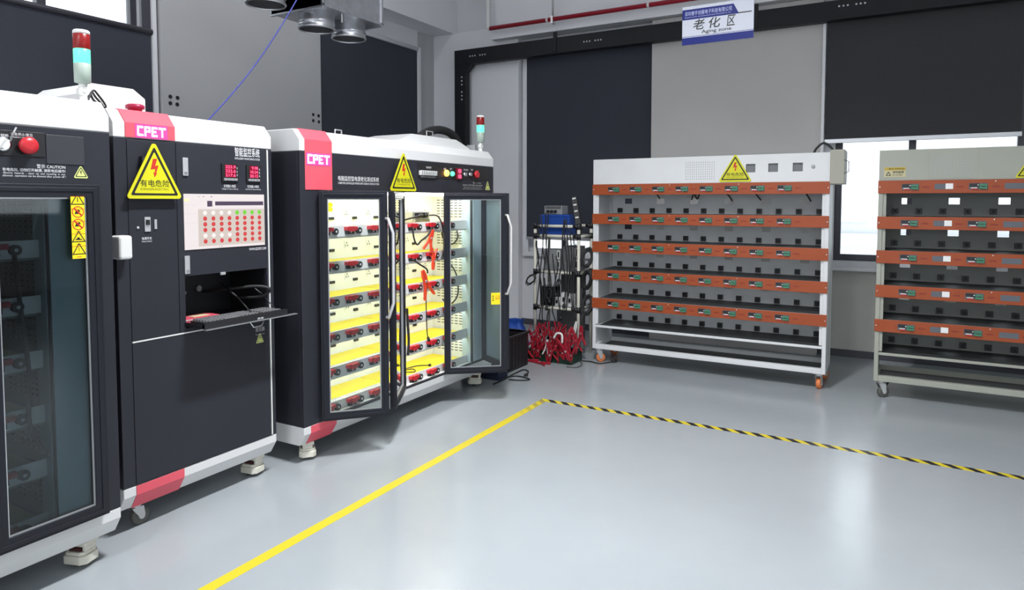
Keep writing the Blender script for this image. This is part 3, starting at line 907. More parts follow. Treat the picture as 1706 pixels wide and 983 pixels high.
def glass_cabinet(label, X0, Y0, Y1, o0, o1, lit, hood, jamb):
    back = X0 - 0.80
    xb = X0 - 0.39
    cab = thing('test_cabinet', label, 'cabinet', ((X0 + back) / 2, (Y0 + Y1) / 2, 0))
    z0, z1 = 0.235, 1.56
    mb = MB()
    # hollow body: front frame with its opening, sides, back, bottom
    mb.panel(FX(X0), Y0, Y1, 0.22, 1.78, -0.02, 0, [(o0, o1, z0, z1)])
    mb.box(back, X0 - 0.02, Y0, Y0 + 0.015, 0.22, 1.78)
    mb.box(back, X0 - 0.02, Y1 - 0.015, Y1, 0.22, 1.78)
    mb.box(back, back + 0.015, Y0 + 0.015, Y1 - 0.015, 0.22, 1.78)
    mb.build('body', M_black, cab, bevel=0.003)
    lin = M_cream if lit else M_shaded_in
    mb = MB()
    mb.box(xb - 0.01, xb, o0 - 0.01, o1 + 0.01, z0 - 0.01, z1 + 0.01)
    mb.box(xb, X0 - 0.021, o0 - 0.012, o0 - 0.002, z0, z1)
    mb.box(xb, X0 - 0.021, o1 + 0.002, o1 + 0.012, z0, z1)
    mb.box(xb, X0 - 0.021, o0, o1, z0 - 0.012, z0 - 0.002)
    mb.box(xb, X0 - 0.021, o0, o1, z1 + 0.002, z1 + 0.012)
    li = mb.build('inner_lining', lin, cab)
    mb = MB()
    tiers = [0.266 + 0.213 * k for k in range(6)]
    for zc in tiers + [1.545 - 0.06]:
        for r in range(5 if zc < 1.4 else 2):
            z = zc + 0.045 + r * 0.022 if zc < 1.4 else zc + r * 0.022
            for k in range(6):
                x = xb + 0.05 + k * 0.042
                mb.box(x, x + 0.028, o1 + 0.0005, o1 + 0.0025, z, z + 0.006)
    mb.build('vent_slots', M_slot, li)
    mb = MB(); mb.box(X0 - 0.10, X0 - 0.021, o1 - 0.003, o1 + 0.0019, z0 + 0.003, z1 - 0.003)
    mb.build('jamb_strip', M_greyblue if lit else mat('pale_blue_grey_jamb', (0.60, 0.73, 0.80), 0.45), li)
    for i, zc in enumerate(tiers):
        shelf_tier(cab, X0, o0, o1, xb, zc, lit, 8, 0.205, o0 + 0.105, True)
        if lit:
            mb = MB(); mb.box(X0 - 0.095, X0 - 0.083, o0 + 0.03, o1 - 0.03, zc - 0.036, zc - 0.024)
            mb.build('led_strip', mat('white_led_strip', (0.9, 0.9, 0.9), 0.4, emit=(0.97, 0.99, 1.0), es=19.0), cab)  # strip added under each shelf to brighten the tier below
    if lit:
        mb = MB(); mb.box(X0 - 0.14, X0 - 0.10, o0 + 0.03, o1 - 0.03, z1 - 0.02, z1 - 0.004)
        mb.build('led_strip', MATS['white_led_strip'], cab)
    mb = MB(); mb.box(X0, X0 + 0.004, o1 + 0.004, jamb, z0 + 0.005, z1 - 0.004); mb.build('jamb_plate', M_greyblue if lit else mat('pale_blue_grey_jamb', (0.60, 0.73, 0.80), 0.45), cab)
    # white cap and base
    mb = MB(); mb.prism(FP(Y0), cap_profile(X0, back), 0, Y1 - Y0)
    mb.build('cap', M_cap, cab, bevel=0.004)
    mb = MB(); mb.prism(FP(Y0), base_profile(X0, back), 0, Y1 - Y0)
    mb.build('base', M_cap, cab, bevel=0.004)
    return cab

# --- cabinet C: lit, folding doors open
XC = -2.88
C = glass_cabinet('black and white glass-door cabinet, folding doors open and lit yellow shelves inside', XC, 2.684, 4.745, 2.85, 4.43, True, True, 4.552)
fC = FX(XC)
# badge that runs over the cap down the front
mb = MB()
prof = [(XC + 0.004, 1.565), (XC + 0.004, 1.847), (XC - 0.047, 1.909), (XC - 0.10, 1.909), (XC - 0.10, 1.905), (XC - 0.05, 1.904), (XC, 1.845), (XC, 1.565)]
mb.prism(FP(2.719), prof, 0, 0.208)
bg = mb.build('badge', M_red, C, bevel=0.002)
led_word(FX(XC + 0.004), 2.737, 2.905, 1.712, 1.764, bg)
mb = MB()
mb.prism(FP(2.735), [(XC + 0.004, 0.219), (XC + 0.004, 0.178), (XC - 0.043, 0.106), (XC - 0.043, 0.111), (XC, 0.179), (XC, 0.219)], 0, 0.20)
mb.build('base_badge', M_red, C, bevel=0.001)
p = at(563, 297, 'x', XC); q = at(631, 310, 'x', XC)
lettering('电脑监控型电源老化测试系统', fC, p.y, q.y, 1.622, 1.652, M_whiteink, C, stretch=True, bold=0.004)
lettering('COMPUTER CONTROLLED POWER SUPPLY BURN-IN TESTING SYSTEM', fC, p.y, q.y, 1.603, 1.615, M_whiteink, C, stretch=True, bold=0.004)
danger_sign(FX(XC + 0.03), 3.548, 1.568, 0.285, 0.262, C)
mb = MB(); mb.box(XC, XC + 0.03, 3.50, 3.60, 1.60, 1.74); mb.build('sign_bracket', M_black, C)
# control strip on the header
mb = MB(); mb.box(XC, XC + 0.003, 3.74, 4.66, 1.665, 1.765)
cp = mb.build('control_panel', M_blackplastic, C)
fP = FX(XC + 0.003)
def yz(px, py): 
    v = at(px, py, 'x', XC + 0.003); return v.y, v.z
mb = MB(); a0, b0 = yz(698, 291.5); a1, b1 = yz(725, 285.5)
mb.fbox(fP, a0, a1, b0, b1, 0, 0.02); mb.use(1)
for k in range(9):
    q = a0 + (a1 - a0) * (k + 0.5) / 9
    mb.fbox(fP, q - 0.004, q + 0.004, b0 + 0.006, b1 - 0.004, 0.02, 0.026)
mb.build('circuit_breaker', [M_whiteplastic, M_greydev], cp, bevel=0.001)
for (px, py, w, txt) in ((714, 279, 0.07, '电源控制'), (741, 281.5, 0.04, '电源'), (751, 281.5, 0.05, '运行'), (776, 283, 0.06, '手动/自动'), (786, 283, 0.05, '急停')):
    a, b = yz(px, py); lettering(txt, fP, a - w / 2, a + w / 2, b - 0.007, b + 0.007, M_whiteink, cp)
a, b = yz(705, 294); lettering('电源开关', fP, a - 0.04, a + 0.04, b - 0.008, b + 0.006, M_whiteink, cp)
a, b = yz(718, 295); lettering('POWER SWITCH', fP, a - 0.055, a + 0.055, b - 0.006, b + 0.004, M_whiteink, cp)
for (px, py, r, m, nm) in ((743, 288.5, 0.024, M_amber_lamp, 'amber_lamp'), (752.5, 289.5, 0.018, M_green_lamp, 'green_lamp')):
    a, b = yz(px, py); mb = MB()
    mb.lathe(fP(a, b, 0), (1, 0, 0), [(0, r), (0.012, r), (0.02, r * 0.7), (0.022, r * 0.3)], 20); mb.build(nm, m, cp)
a, b = yz(763.5, 289.5)
mb = MB(); mb.fbox(fP, a - 0.032, a + 0.032, b - 0.040, b + 0.040, 0, 0.012); mt = mb.build('meter', M_digitbg, cp)
lettering('8\n8', FX(XC + 0.015), a - 0.018, a + 0.022, b - 0.034, b + 0.034, M_digits, mt, stretch=True)
for (px, py) in ((773.5, 290.5), (782, 290.5)):
    a, b = yz(px, py); mb = MB(); mb.lathe(fP(a, b, 0), (1, 0, 0), [(0, 0.016), (0.008, 0.016), (0.01, 0.012)], 16)
    mb.fbox(fP, a - 0.004, a + 0.004, b - 0.013, b + 0.013, 0.01, 0.022); mb.build('selector_switch', M_chrome, cp)
a, b = yz(790, 291); mb = MB(); mb.lathe(fP(a, b, 0), (1, 0, 0), [(0, 0.012), (0.018, 0.012), (0.02, 0.030), (0.030, 0.030), (0.036, 0.022)], 22)
mb.build('emergency_stop', M_redplastic, cp)
a1_, b_ = yz(804, 307)
lettering('警示 CAUTION', fC, a1_ - 0.15, a1_ - 0.01, 1.636, 1.652, mat('dim_white_print', (0.5, 0.5, 0.48), 0.5), C)
lettering('有电危险, 切勿打开触摸, 请断电后操作!', fC, a1_ - 0.28, a1_, 1.617, 1.631, MATS['dim_white_print'], C, stretch=True)
lettering('Electric hazards , open up and touching is not\nallowed , operation can be allowed after power off !', fC, a1_ - 0.28, a1_, 1.590, 1.612, MATS['dim_white_print'], C, stretch=True)
mini_sign(fC, 4.655, 1.592, 0.075, 0.075, C)
# folding doors: two pairs, each pushed out into a tent
d1 = leaf(C, (XC + 0.022, 2.80), (-2.600, 3.085), 0.235, 1.56, M_glass, 1)
leaf(C, (XC + 0.022, 3.54), (-2.628, 3.155), 0.235, 1.56, M_glass, 0, flip=-1)
d3 = leaf(C, (XC + 0.018, 4.02), (-2.500, 4.308), 0.235, 1.56, M_glass, 1)
leaf(C, (XC + 0.024, 4.56), (-2.530, 4.365), 0.235, 1.56, M_reflglass, 0, flip=-1)
f3 = FG((XC + 0.018, 4.02), (-2.500, 4.308), 0.235)
mb = MB(); mb.fbox(f3, 0.345, 0.420, 0.505, 0.592, 0.004, 0.005); st = mb.build('yellow_sticker', M_yellow2, d3)
lettering('小心\n夹手', f3, 0.375, 0.412, 0.535, 0.582, M_redink, st, c=0.0058)
lettering('▲\n▲\n▲', f3, 0.352, 0.366, 0.525, 0.582, M_ink, st, c=0.0058)
f1 = FG((XC + 0.022, 2.80), (-2.600, 3.085), 0.235)
mb = MB()
for q in (0.0, 0.026):
    mb.disc(f1, 0.062, 1.245 - q, 0.0145, 0.004, 0.005, 18)
mb.build('yellow_sticker', M_yellow2, d1)
# hood, lifting handles, stack light, hose on top
def hood(parent, x0, x1, y0, y1, z0, zr, zt_, inx, iny0, iny1):
    v = [(x0, y0, z0), (x1, y0, z0), (x1, y1, z0), (x0, y1, z0), (x0, y0, zr), (x1, y0, zr), (x1, y1, zr), (x0, y1, zr),
         (x0 + inx, y0 + iny0, zt_), (x1 - inx, y0 + iny0, zt_), (x1 - inx, y1 - iny1, zt_), (x0 + inx, y1 - iny1, zt_)]
    fs = [(0, 3, 2, 1), (0, 1, 5, 4), (1, 2, 6, 5), (2, 3, 7, 6), (3, 0, 4, 7), (4, 5, 9, 8), (5, 6, 10, 9), (6, 7, 11, 10), (7, 4, 8, 11), (8, 9, 10, 11)]
    mb = MB(); mb.add(v, fs); return mb.build('exhaust_hood', M_cap, parent, bevel=0.006)
hood(C, -3.62, -3.08, 3.79, 4.70, 1.905, 1.935, 2.005, 0.09, 0.26, 0.06)
def lift_eye(parent, x, y):
    mb = MB(); mb.tube([(x, y - 0.028, 1.905), (x, y - 0.028, 1.945), (x, y + 0.028, 1.945), (x, y + 0.028, 1.905)], 0.005, 8)
    mb.build('lifting_handle', M_zinc, parent)
lift_eye(C, -3.05, 3.16)
mb = MB(); mb.tube([(-3.22, 4.30, 2.0), (-3.22, 4.30, 2.05), (-3.22, 4.38, 2.05), (-3.22, 4.38, 2.0)], 0.005, 8); mb.build('lifting_handle', M_zinc, C)
signal_tower(C, -2.985, 4.715, 1.905, 0.295)
mb = MB(); mb.tube(dens([(-3.45, 4.45, 1.90), (-3.44, 4.50, 2.03), (-3.42, 4.70, 2.105), (-3.42, 4.92, 2.09), (-3.42, 5.06, 1.98), (-3.42, 5.10, 1.72), (-3.42, 5.1, 0.8), (-3.42, 5.0, 0.3)], 6), 0.035, 14)
mb.build('exhaust_hose', M_rubber, C)
mb = MB(); mb.box(-3.12, -3.04, 4.715, 4.743, 1.905, 1.965); mb.build('junction_box', M_greydev, C, bevel=0.003)
for (x, y, yw) in ((XC - 0.09, 2.79, -0.7), (XC - 0.09, 4.60, 0.5), (XC - 0.70, 2.79, 1.0), (XC - 0.70, 4.60, 0.2)):
    caster(C, x, y, 0.11, yaw=yw)

# --- cabinet A: dark, doors shut, cut by the picture's left edge
XA = -2.80
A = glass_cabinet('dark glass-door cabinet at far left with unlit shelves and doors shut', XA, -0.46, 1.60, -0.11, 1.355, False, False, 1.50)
fA = FX(XA)
for k in range(4):
    y1 = 1.532 - k * 0.412
    leaf(A, (XA + 0.023, y1 - 0.409), (XA + 0.023, y1), 0.232, 1.565, M_glass_dark, 0, fw=0.05)
fs_ = FX(XA + 0.030)
# pictogram strip on the glass
def strip_y(px, py):
    v = at(px, py, 'x', XA + 0.045); return v.y, v.z
a0, bT = strip_y(117, 327); a1, bB = strip_y(143, 430)
mb = MB(); mb.fbox(FX(XA + 0.046), a0, a1, bB, bT, 0, 0.001); stp = mb.build('warning_strip', M_yellow2, A, label='yellow strip of five warning pictograms')
h5 = (bT - bB) / 5
fst = FX(XA + 0.047)
mb = MB(); mb2 = MB()
ca = (a0 + a1) / 2
for k in range(5):
    b = bB + k * h5
    mb2.fbox(fst, a0, a1, b + h5 - 0.0012, b + h5 + 0.0004, 0, 0.0004)
    mb2.fbox(fst, a0 + 0.016, a1 - 0.016, b + 0.006, b + 0.008, 0, 0.0004)
    if k in (0, 1, 4):
        mb.ring(fst, tri(ca, b + 0.016, 0.052, 0.045), tri(ca, b + 0.0195, 0.040, 0.035), 0, 0.0005)
        if k == 4: mb.fbox(fst, ca - 0.0015, ca + 0.0015, b + 0.026, b + 0.044, 0, 0.0005)
        if k == 1: mb.fbox(fst, ca - 0.012, ca + 0.012, b + 0.024, b + 0.028, 0, 0.0005); mb.fbox(fst, ca - 0.006, ca + 0.004, b + 0.028, b + 0.034, 0, 0.0005)
        if k == 0: mb.prism(fst, [(ca + 0.004 * a, b + 0.024 + 0.02 * c) for a, c in BOLT], 0, 0.0005)
    else:
        n = 24; R = 0.022
        circ = [(ca + R * math.cos(i * 2 * math.pi / n), b + 0.036 + R * math.sin(i * 2 * math.pi / n)) for i in range(n)]
        circ2 = [(ca + .86 * R * math.cos(i * 2 * math.pi / n), b + 0.036 + .86 * R * math.sin(i * 2 * math.pi / n)) for i in range(n)]
        mb2.ring(fst, circ, circ2, 0, 0.0005)
        mb2.prism(fst, [(ca - 0.017, b + 0.049), (ca - 0.013, b + 0.053), (ca + 0.017, b + 0.023), (ca + 0.013, b + 0.019)], 0, 0.0006)
        mb.prism(fst, [(ca - 0.012, b + 0.028), (ca - 0.008, b + 0.041), (ca + 0.004, b + 0.045), (ca + 0.010, b + 0.038), (ca + 0.002, b + 0.037), (ca + 0.006, b + 0.029)], 0, 0.0004)
mb.build('pictograms', M_ink, stp); mb2.build('prohibition_marks', M_redink, stp)
# recessed looking control panel with stop button
a, b = at(75, 262, 'x', XA).y, at(75, 262, 'x', XA).z
aT = at(75, 222, 'x', XA).z
mb = MB(); mb.box(XA, XA + 0.004, 0.3, a, b, aT); cpA = mb.build('control_panel', M_blackplastic, A, bevel=0.001)
mb = MB(); mb.box(XA, XA + 0.003, a + 0.004, 1.498, 1.642, aT - 0.004); mb.build('blank_plate', mat('dark_grey_plate', (0.036, 0.036, 0.046), 0.4), A, bevel=0.001)
fAp = FX(XA + 0.004)
def yA(px, py):
    v = at(px, py, 'x', XA + 0.004); return v.y, v.z
a, b = yA(42.5, 243)
mb = MB(); mb.lathe(fAp(a, b, 0), (1, 0, 0), [(0, 0.016), (0.014, 0.016), (0.016, 0.031), (0.028, 0.032), (0.036, 0.026), (0.039, 0.012)], 28); mb.build('emergency_stop', M_redplastic, cpA)
a, b = yA(4, 240)
mb = MB(); mb.lathe(fAp(a, b, 0), (1, 0, 0), [(0, 0.026), (0.008, 0.026), (0.010, 0.020)], 24); ks = mb.build('key_switch', M_chrome, cpA)
mb = MB(); mb.prism(fAp, [(a - 0.010, b - 0.014), (a - 0.004, b - 0.018), (a + 0.014, b + 0.012), (a + 0.008, b + 0.016)], 0.010, 0.024); mb.build('key_bow', M_whiteplastic, ks)
a, b = yA(36, 224); lettering('紧急停止/复位', fAp, a - 0.036, a + 0.036, b - 0.006, b + 0.006, M_whiteink, cpA)
lettering('EMERGENCY STOP / RESET', fAp, a - 0.040, a + 0.040, b - 0.014, b - 0.009, M_whiteink, cpA)
a, b = yA(7, 226); lettering('照明', fAp, a - 0.012, a + 0.012, b - 0.006, b + 0.006, M_whiteink, cpA)
mb = MB(); a, b = yA(16, 226)
mb.tube(dens([fAp(a + .02, b + 0.03, 0.004), fAp(a + .004, b + .01, 0.02), fAp(a, b - 0.02, 0.004)], 5), 0.0035, 8); mb.build('tag_cord', M_greydev, cpA)
a0, _ = at(4, 292, 'x', XA).y, 0; a1 = at(109, 292, 'x', XA).y
lettering('警示 CAUTION', fA, at(61, 278, 'x', XA).y, a1, at(85, 281, 'x', XA).z, at(85, 274.5, 'x', XA).z, M_whiteink, A, stretch=True, bold=0.004)
lettering('有电危险, 切勿打开触摸, 请断电后操作!', fA, a0, a1, at(57, 286.5, 'x', XA).z, at(57, 281, 'x', XA).z, M_whiteink, A, stretch=True, bold=0.004)
lettering('Electric  hazards  ,  open  up  and  touching  is  not\nallowed , operation can be allowed after power off !', fA, a0, a1, at(57, 296, 'x', XA).z, at(57, 287.5, 'x', XA).z, M_whiteink, A, stretch=True)
pm = at(135, 297, 'x', XA); mini_sign(fA, pm.y, pm.z, 0.058, 0.052, A)
signal_tower(A, -2.90, 1.556, 1.905, 0.288)
for (x, y, yw) in ((XA - 0.10, 1.49, 0.35), (XA - 0.10, -0.3, 0.2), (XA - 0.7, 1.49, 0.3), (XA - 0.7, -0.3, 0.2)):
    caster(A, x, y, 0.11, yaw=yw)
# cable hanging inside cabinet A, cords over the gap
mb = MB(); mb.tube(dens([(-2.845, 1.26, 1.33), (-2.842, 1.275, 1.1), (-2.842, 1.295, 0.85), (-2.842, 1.29, 0.66), (-2.842, 1.33, 0.55), (-2.842, 1.345, 0.535)], 6), 0.008, 8); mb.cyl((-2.842, 1.345, 0.535), (-2.842, 1.362, 0.52), 0.013, 10)
mb.build('hanging_lead', M_rubber, A)
mb = MB()
for q in range(3):
    mb.tube(dens([(-2.905, 1.575, 1.912), (-2.93, 1.60 + .006 * q, 1.945 + .008 * q), (-2.98, 1.64 + .01 * q, 1.930 + .012 * q), (-3.02, 1.69 + 0.012 * q, 1.914), (-3.10, 1.73, 1.912)], 6), 0.0045, 8)
tag(mb.build('signal_leads', M_rubber), 'black leads bridging the gap between far-left cabinet and control cabinet, by the signal lamp', 'cable')

# --- cabinet B: control cabinet with screen, meters and keyboard tray
XB = -2.95
B = thing('control_cabinet', 'black control cabinet with lit screen, red meters and pulled-out keyboard tray', 'cabinet', (XB - 0.4, 2.125, 0))
fB = FX(XB); BY0, BY1 = 1.70, 2.55; bb = XB - 0.80
RC = (2.020, 2.503, 0.893, 1.142)      # keyboard recess
mb = MB()
mb.panel(fB, BY0, BY1, 0.22, 1.78, -0.02, 0, [RC])
mb.box(bb, XB - 0.02, BY0, BY0 + 0.015, 0.22, 1.78); mb.box(bb, XB - 0.02, BY1 - 0.015, BY1, 0.22, 1.78)
mb.box(bb, bb + 0.015, BY0 + 0.015, BY1 - 0.015, 0.22, 1.78)
mb.build('body', M_black, B, bevel=0.003)
mb = MB(); x1 = XB - 0.30
mb.box(x1 - 0.01, x1, RC[0], RC[1], RC[2], RC[3]); mb.box(x1, XB - 0.021, RC[0] - 0.01, RC[0], RC[2], RC[3]); mb.box(x1, XB - 0.021, RC[1], RC[1] + 0.01, RC[2], RC[3])
mb.box(x1, XB - 0.021, RC[0], RC[1], RC[2] - 0.01, RC[2]); mb.box(x1, XB - 0.021, RC[0], RC[1], RC[3], RC[3] + 0.01)
rec = mb.build('keyboard_recess', M_blackplastic, B)
mb = MB()
for k in range(4):
    mb.disc(FX(x1), 2.13 + 0.03 * k, 1.02, 0.009, 0, 0.01, 12)
mb.disc(FX(x1), 2.30, 1.035, 0.016, 0, 0.015, 14)
mb.build('ports', M_greydev, rec)
mb = MB(); mb.prism(FP(BY0), cap_profile(XB, bb), 0, BY1 - BY0); mb.build('cap', M_cap, B, bevel=0.004)
mb = MB(); mb.prism(FP(BY0), base_profile(XB, bb), 0, BY1 - BY0); mb.build('base', M_cap, B, bevel=0.004)
mb = MB(); prof = [(XB + 0.004, 1.782), (XB + 0.004, 1.847), (XB - 0.047, 1.909), (XB - 0.10, 1.909), (XB - 0.10, 1.905), (XB - 0.05, 1.904), (XB, 1.845), (XB, 1.782)]
mb.prism(FP(1.752), prof, 0, 0.236); bgB = mb.build('badge', M_red, B, bevel=0.002)
led_word(FX(XB + 0.004), 1.806, 1.940, 1.792, 1.836, bgB)
mb = MB(); mb.prism(FP(1.757), [(XB + 0.004, 0.219), (XB + 0.004, 0.178), (XB - 0.043, 0.106), (XB - 0.043, 0.111), (XB, 0.179), (XB, 0.219)], 0, 0.235); mb.build('base_badge', M_red, B, bevel=0.001)
# door leaves as thin raised plates
mb = MB(); mb.box(XB, XB + 0.004, 1.757, 1.984, 0.876, 1.772); dl = mb.build('left_door', M_black, B, bevel=0.0015)
mb = MB(); mb.panel(fB, 1.990, 2.512, 0.876, 1.772, 0, 0.004, [RC]); dr = mb.build('screen_door', M_black, B, bevel=0.0015)
mb = MB(); mb.box(XB, XB + 0.004, 1.757, 2.512, 0.226, 0.868); dlo = mb.build('lower_door', M_black, B, bevel=0.0015)
mb = MB(); mb.box(XB, XB + 0.005, 1.757, 2.512, 0.8685, 0.8745); mb.box(XB, XB + 0.006, 2.5145, 2.5215, 0.226, 1.775)
mb.build('white_trim', M_whiteplastic, B)
mb = MB(); mb.box(XB - 0.02, XB + 0.055, 1.683, 1.742, 1.248, 1.352); mb.build('latch_box', M_whiteplastic, B, bevel=0.012, seg=3)
f4 = FX(XB + 0.004)
def yB(px, py):
    v = at(px, py, 'x', XB + 0.004); return v.y, v.z
for (x0, y0, x1_, y1) in ((303, 262.5, 312.5, 293), (306.5, 426.5, 315.5, 456)):
    a0, b1 = yB(x0, y0); a1, b0 = yB(x1_, y1)
    mb = MB(); mb.fbox(f4, a0, a1, b0, b1, 0, 0.008); mb.use(1).fbox(f4, a0 + .006, a1 - .006, b0 + 0.01, b0 + 0.022, 0.008, 0.012)
    mb.build('flush_latch', [M_silver, M_alu], dr, bevel=0.002)
danger_sign(FX(XB + 0.03), 1.8635, 1.512, 0.270, 0.262, B)
mb = MB(); mb.box(XB + 0.004, XB + 0.03, 1.81, 1.91, 1.56, 1.70); mb.build('sign_bracket', M_black, B)
a0, b0 = yB(240.5, 386); a1, b1 = yB(249.5, 361.5)
mb = MB(); mb.fbox(f4, a0, a1, b0, b1, 0, 0.006); mb.use(1).fbox(f4, a0 + .005, a1 - .006, b0 + .03, b1 - .012, 0.006, 0.012); mb.build('door_lock', [M_silver, M_slot], dl, bevel=0.001)
a0, b0 = yB(257, 381.5); a1, b1 = yB(260.5, 365.5); mb = MB(); mb.fbox(f4, a0, a1, b0, b1, 0, 0.004); mb.build('lock_plate', M_silver, dl)
a, b = yB(229.5, 379.5); mb = MB(); mb.lathe(f4(a, b, 0), (1, 0, 0), [(0, 0.006), (0.004, 0.006), (0.005, 0.003)], 14); mb.build('screw', M_silver, dl)
a, b = yB(244.5, 397); lettering('电源开关', f4, a - 0.023, a + 0.023, b - 0.007, b + 0.006, M_whiteink, dl, stretch=True, bold=0.008)
lettering('Power Switch', f4, a - 0.023, a + 0.023, b - 0.017, b - 0.010, M_whiteink, dl, stretch=True)
a0, b0 = yB(391, 260); a1, b1 = yB(432, 252); lettering('智能监控系统', f4, a0, a1, b0, b1 + 0.012, M_whiteink, dr, stretch=True, bold=0.004)
lettering('INTELLIGENT MONITORING SYSTEM', f4, a0, a1, b0 - 0.016, b0 - 0.006, M_whiteink, dr, stretch=True, bold=0.003)
for (x0, x1_, txt, cap) in ((2.231, 2.328, '223.9\n222.6\n217.6', '交流输入电压'), (2.378, 2.467, '9.98\n10.24\n20.12', '交流输入电流')):
    mb = MB(); mb.fbox(f4, x0, x1_, 1.600, 1.690, 0, 0.010); m_ = mb.build('panel_meter', M_blackplastic, dr, bevel=0.002)
    fm = FX(XB + 0.014)
    mb = MB(); mb.fbox(fm, x0 + 0.016, x1_ - 0.018, 1.622, 1.684, 0, 0.0008); mb.build('meter_window', M_digitbg, m_)
    lettering(txt, fm, x0 + 0.018, x1_ - 0.020, 1.625, 1.681, M_digits, m_, 'digits', c=0.0016, align='RIGHT', stretch=True, bold=0.004)
    lettering('V\nV\nV' if 'V' and '电压' in cap else 'A\nA\nA', fm, x1_ - 0.014, x1_ - 0.007, 1.627, 1.674, M_whiteink, m_, 'units', c=0.0012, stretch=True)
    for k in range(4):
        w = (x1_ - x0 - 0.016) / 4
        mb = MB(); mb.fbox(fm, x0 + 0.008 + k * w, x0 + 0.006 + (k + 1) * w, 1.605, 1.617, 0, 0.003); mb.build('key', M_greydev, m_)
    c_ = (x0 + x1_) / 2
    lettering(cap, f4, c_ - 0.036, c_ + 0.036, 1.570, 1.585, M_whiteink, dr, stretch=True, bold=0.003)
    lettering('Voltage' + ' AC input metering' if '电压' in cap else 'Current AC input metering', f4, c_ - 0.048, c_ + 0.048, 1.558, 1.566, M_whiteink, dr, stretch=True)
# the screen with its program window
s0, s1, t0, t1 = 2.022, 2.489, 1.268, 1.536
mb = MB(); mb.fbox(f4, s0, s1, t0, t1, 0, 0.004)
fS = FX(XB + 0.008)
def sc(u, v): return s0 + (s1 - s0) * u, t0 + (t1 - t0) * v
def srect(mb, i, u0, u1, v0, v1, c=0.0006):
    a0, b0 = sc(u0, v0); a1, b1 = sc(u1, v1); mb.use(i).fbox(fS, a0, a1, b0, b1, 0, c)
srect(mb, 1, 0.155, 0.995, 0.05, 0.72)
srect(mb, 2, 0.36, 0.985, 0.79, 0.865); srect(mb, 2, 0.265, 0.325, 0.77, 0.875)
srect(mb, 2, 0.165, 0.172, 0.945, 0.957); srect(mb, 2, 0.215, 0.228, 0.945, 0.957); srect(mb, 2, 0.31, 0.325, 0.945, 0.96)
for v in (0.80, 0.64, 0.475): srect(mb, 6, 0.005, 0.145, v, v + 0.008)
srect(mb, 6, 0.155, 0.26, 0.872, 0.879); srect(mb, 6, 0.155, 0.995, 0.735, 0.742)
srect(mb, 7, 0.0, 0.055, 0.87, 0.91)
srect(mb, 2, 0.40, 0.407, 0.02, 0.035); srect(mb, 2, 0.43, 0.437, 0.02, 0.035)
for c in range(8):
    for r in range(6):
        u = 0.235 + c * 0.099; v = 0.655 - r * 0.104
        i = (4 if c >= 4 else 5) if r == 0 else (5 if (r == 4 and c < 4) else 3)
        a, b = sc(u, v); mb.use(i).disc(fS, a, b, 0.0108, 0.0006, 0.0012, 20)
M_scr_line = mat('screen_line', (0.4, 0.35, 0.35), 0.3, emit=(0.50, 0.44, 0.46), es=0.7)
M_scr_org = mat('screen_orange', (0.9, 0.6, 0.2), 0.3, emit=(0.95, 0.62, 0.28), es=0.8)
mb.build('screen', [M_screen, M_scr_panel, M_scr_dark, M_scr_red, M_scr_green, M_scr_pale, M_scr_line, M_scr_org], dr)
a0, b0 = yB(415, 418); a1, b1 = yB(446, 412.5)
lettering('WWW.SZCPET.COM', f4, a0, a1 - 0.012, 1.243, 1.256, M_whiteink, dr, stretch=True, bold=0.003)
for (x_, y_, nm, w_) in ((371, 455.5, 'recess_catch', 0.014), (311.5, 491, 'side_catch', 0.008)):
    p = at(x_, y_, 'x', XB + 0.004)
    if nm == 'side_catch':
        p.x = XB - 0.04; p.y = RC[0] + 0.009
    mb = MB(); mb.box(p.x - 0.004, p.x + 0.006, p.y - w_, p.y + w_, p.z - 0.007, p.z + 0.007); mb.build(nm, M_silver, rec, bevel=0.001)
# keyboard tray on its flap
ty0, ty1, tz = 2.012, 2.505, 0.905
mb = MB(); mb.box(XB - 0.25, -2.80, ty0, ty1, tz - 0.003, tz + 0.003)
mb.box(-2.815, -2.795, ty0, ty1, tz - 0.003, tz + 0.026); mb.box(XB - 0.2, -2.80, ty0, ty0 + 0.004, tz, tz + 0.018); mb.box(XB - 0.2, -2.80, ty1 - 0.004, ty1, tz, tz + 0.018)
ktr = mb.build('keyboard_tray', M_blackplastic, B, bevel=0.001)
mb = MB(); mb.box(-2.806, -2.782, ty0 - 0.002, ty1 + 0.055, tz - 0.008, tz - 0.004); mb.build('tray_edge', M_alu, ktr)
mb = MB(); mb.tube([(-2.80, 2.265, tz - 0.006), (-2.795, 2.285, tz - 0.036), (-2.795, 2.335, tz - 0.036), (-2.80, 2.355, tz - 0.006)], 0.0035, 8); mb.build('tray_pull', M_chrome, ktr)
for q in (2.31, 2.33):
    mb = MB(); mb.box(-2.797, -2.793, q, q + 0.015, tz - 0.001, tz + 0.008); mb.build('catch', M_silver, ktr)
for (y, x_) in ((2.33, -3.0), (2.47, -2.98)):
    mb = MB(); mb.cyl((x_ - 0.10, y, 1.065), (x_ + 0.02, y + 0.005, 1.005), 0.005, 8); mb.cyl((x_ + 0.02, y + 0.005, 1.005), (x_ + 0.12, y + 0.01, 0.93), 0.003, 8); mb.build('stay_arm', M_blackplastic, ktr)
mb = MB(); mb.tube(dens([(-3.2, 2.30, 1.02), (-3.05, 2.36, 1.04), (-2.95, 2.44, 1.05), (-2.91, 2.49, 1.03), (-2.96, 2.47, 0.99), (-3.1, 2.42, 0.98)], 6), 0.008, 8); mb.build('lead', M_rubber, rec)
a, b = yB(433, 548.5); lettering('变压器', f4, a - 0.030, a + 0.030, b - 0.011, b + 0.012, mat('grey_white_print', (0.5, 0.5, 0.5), 0.5), dlo, stretch=True, bold=0.004)
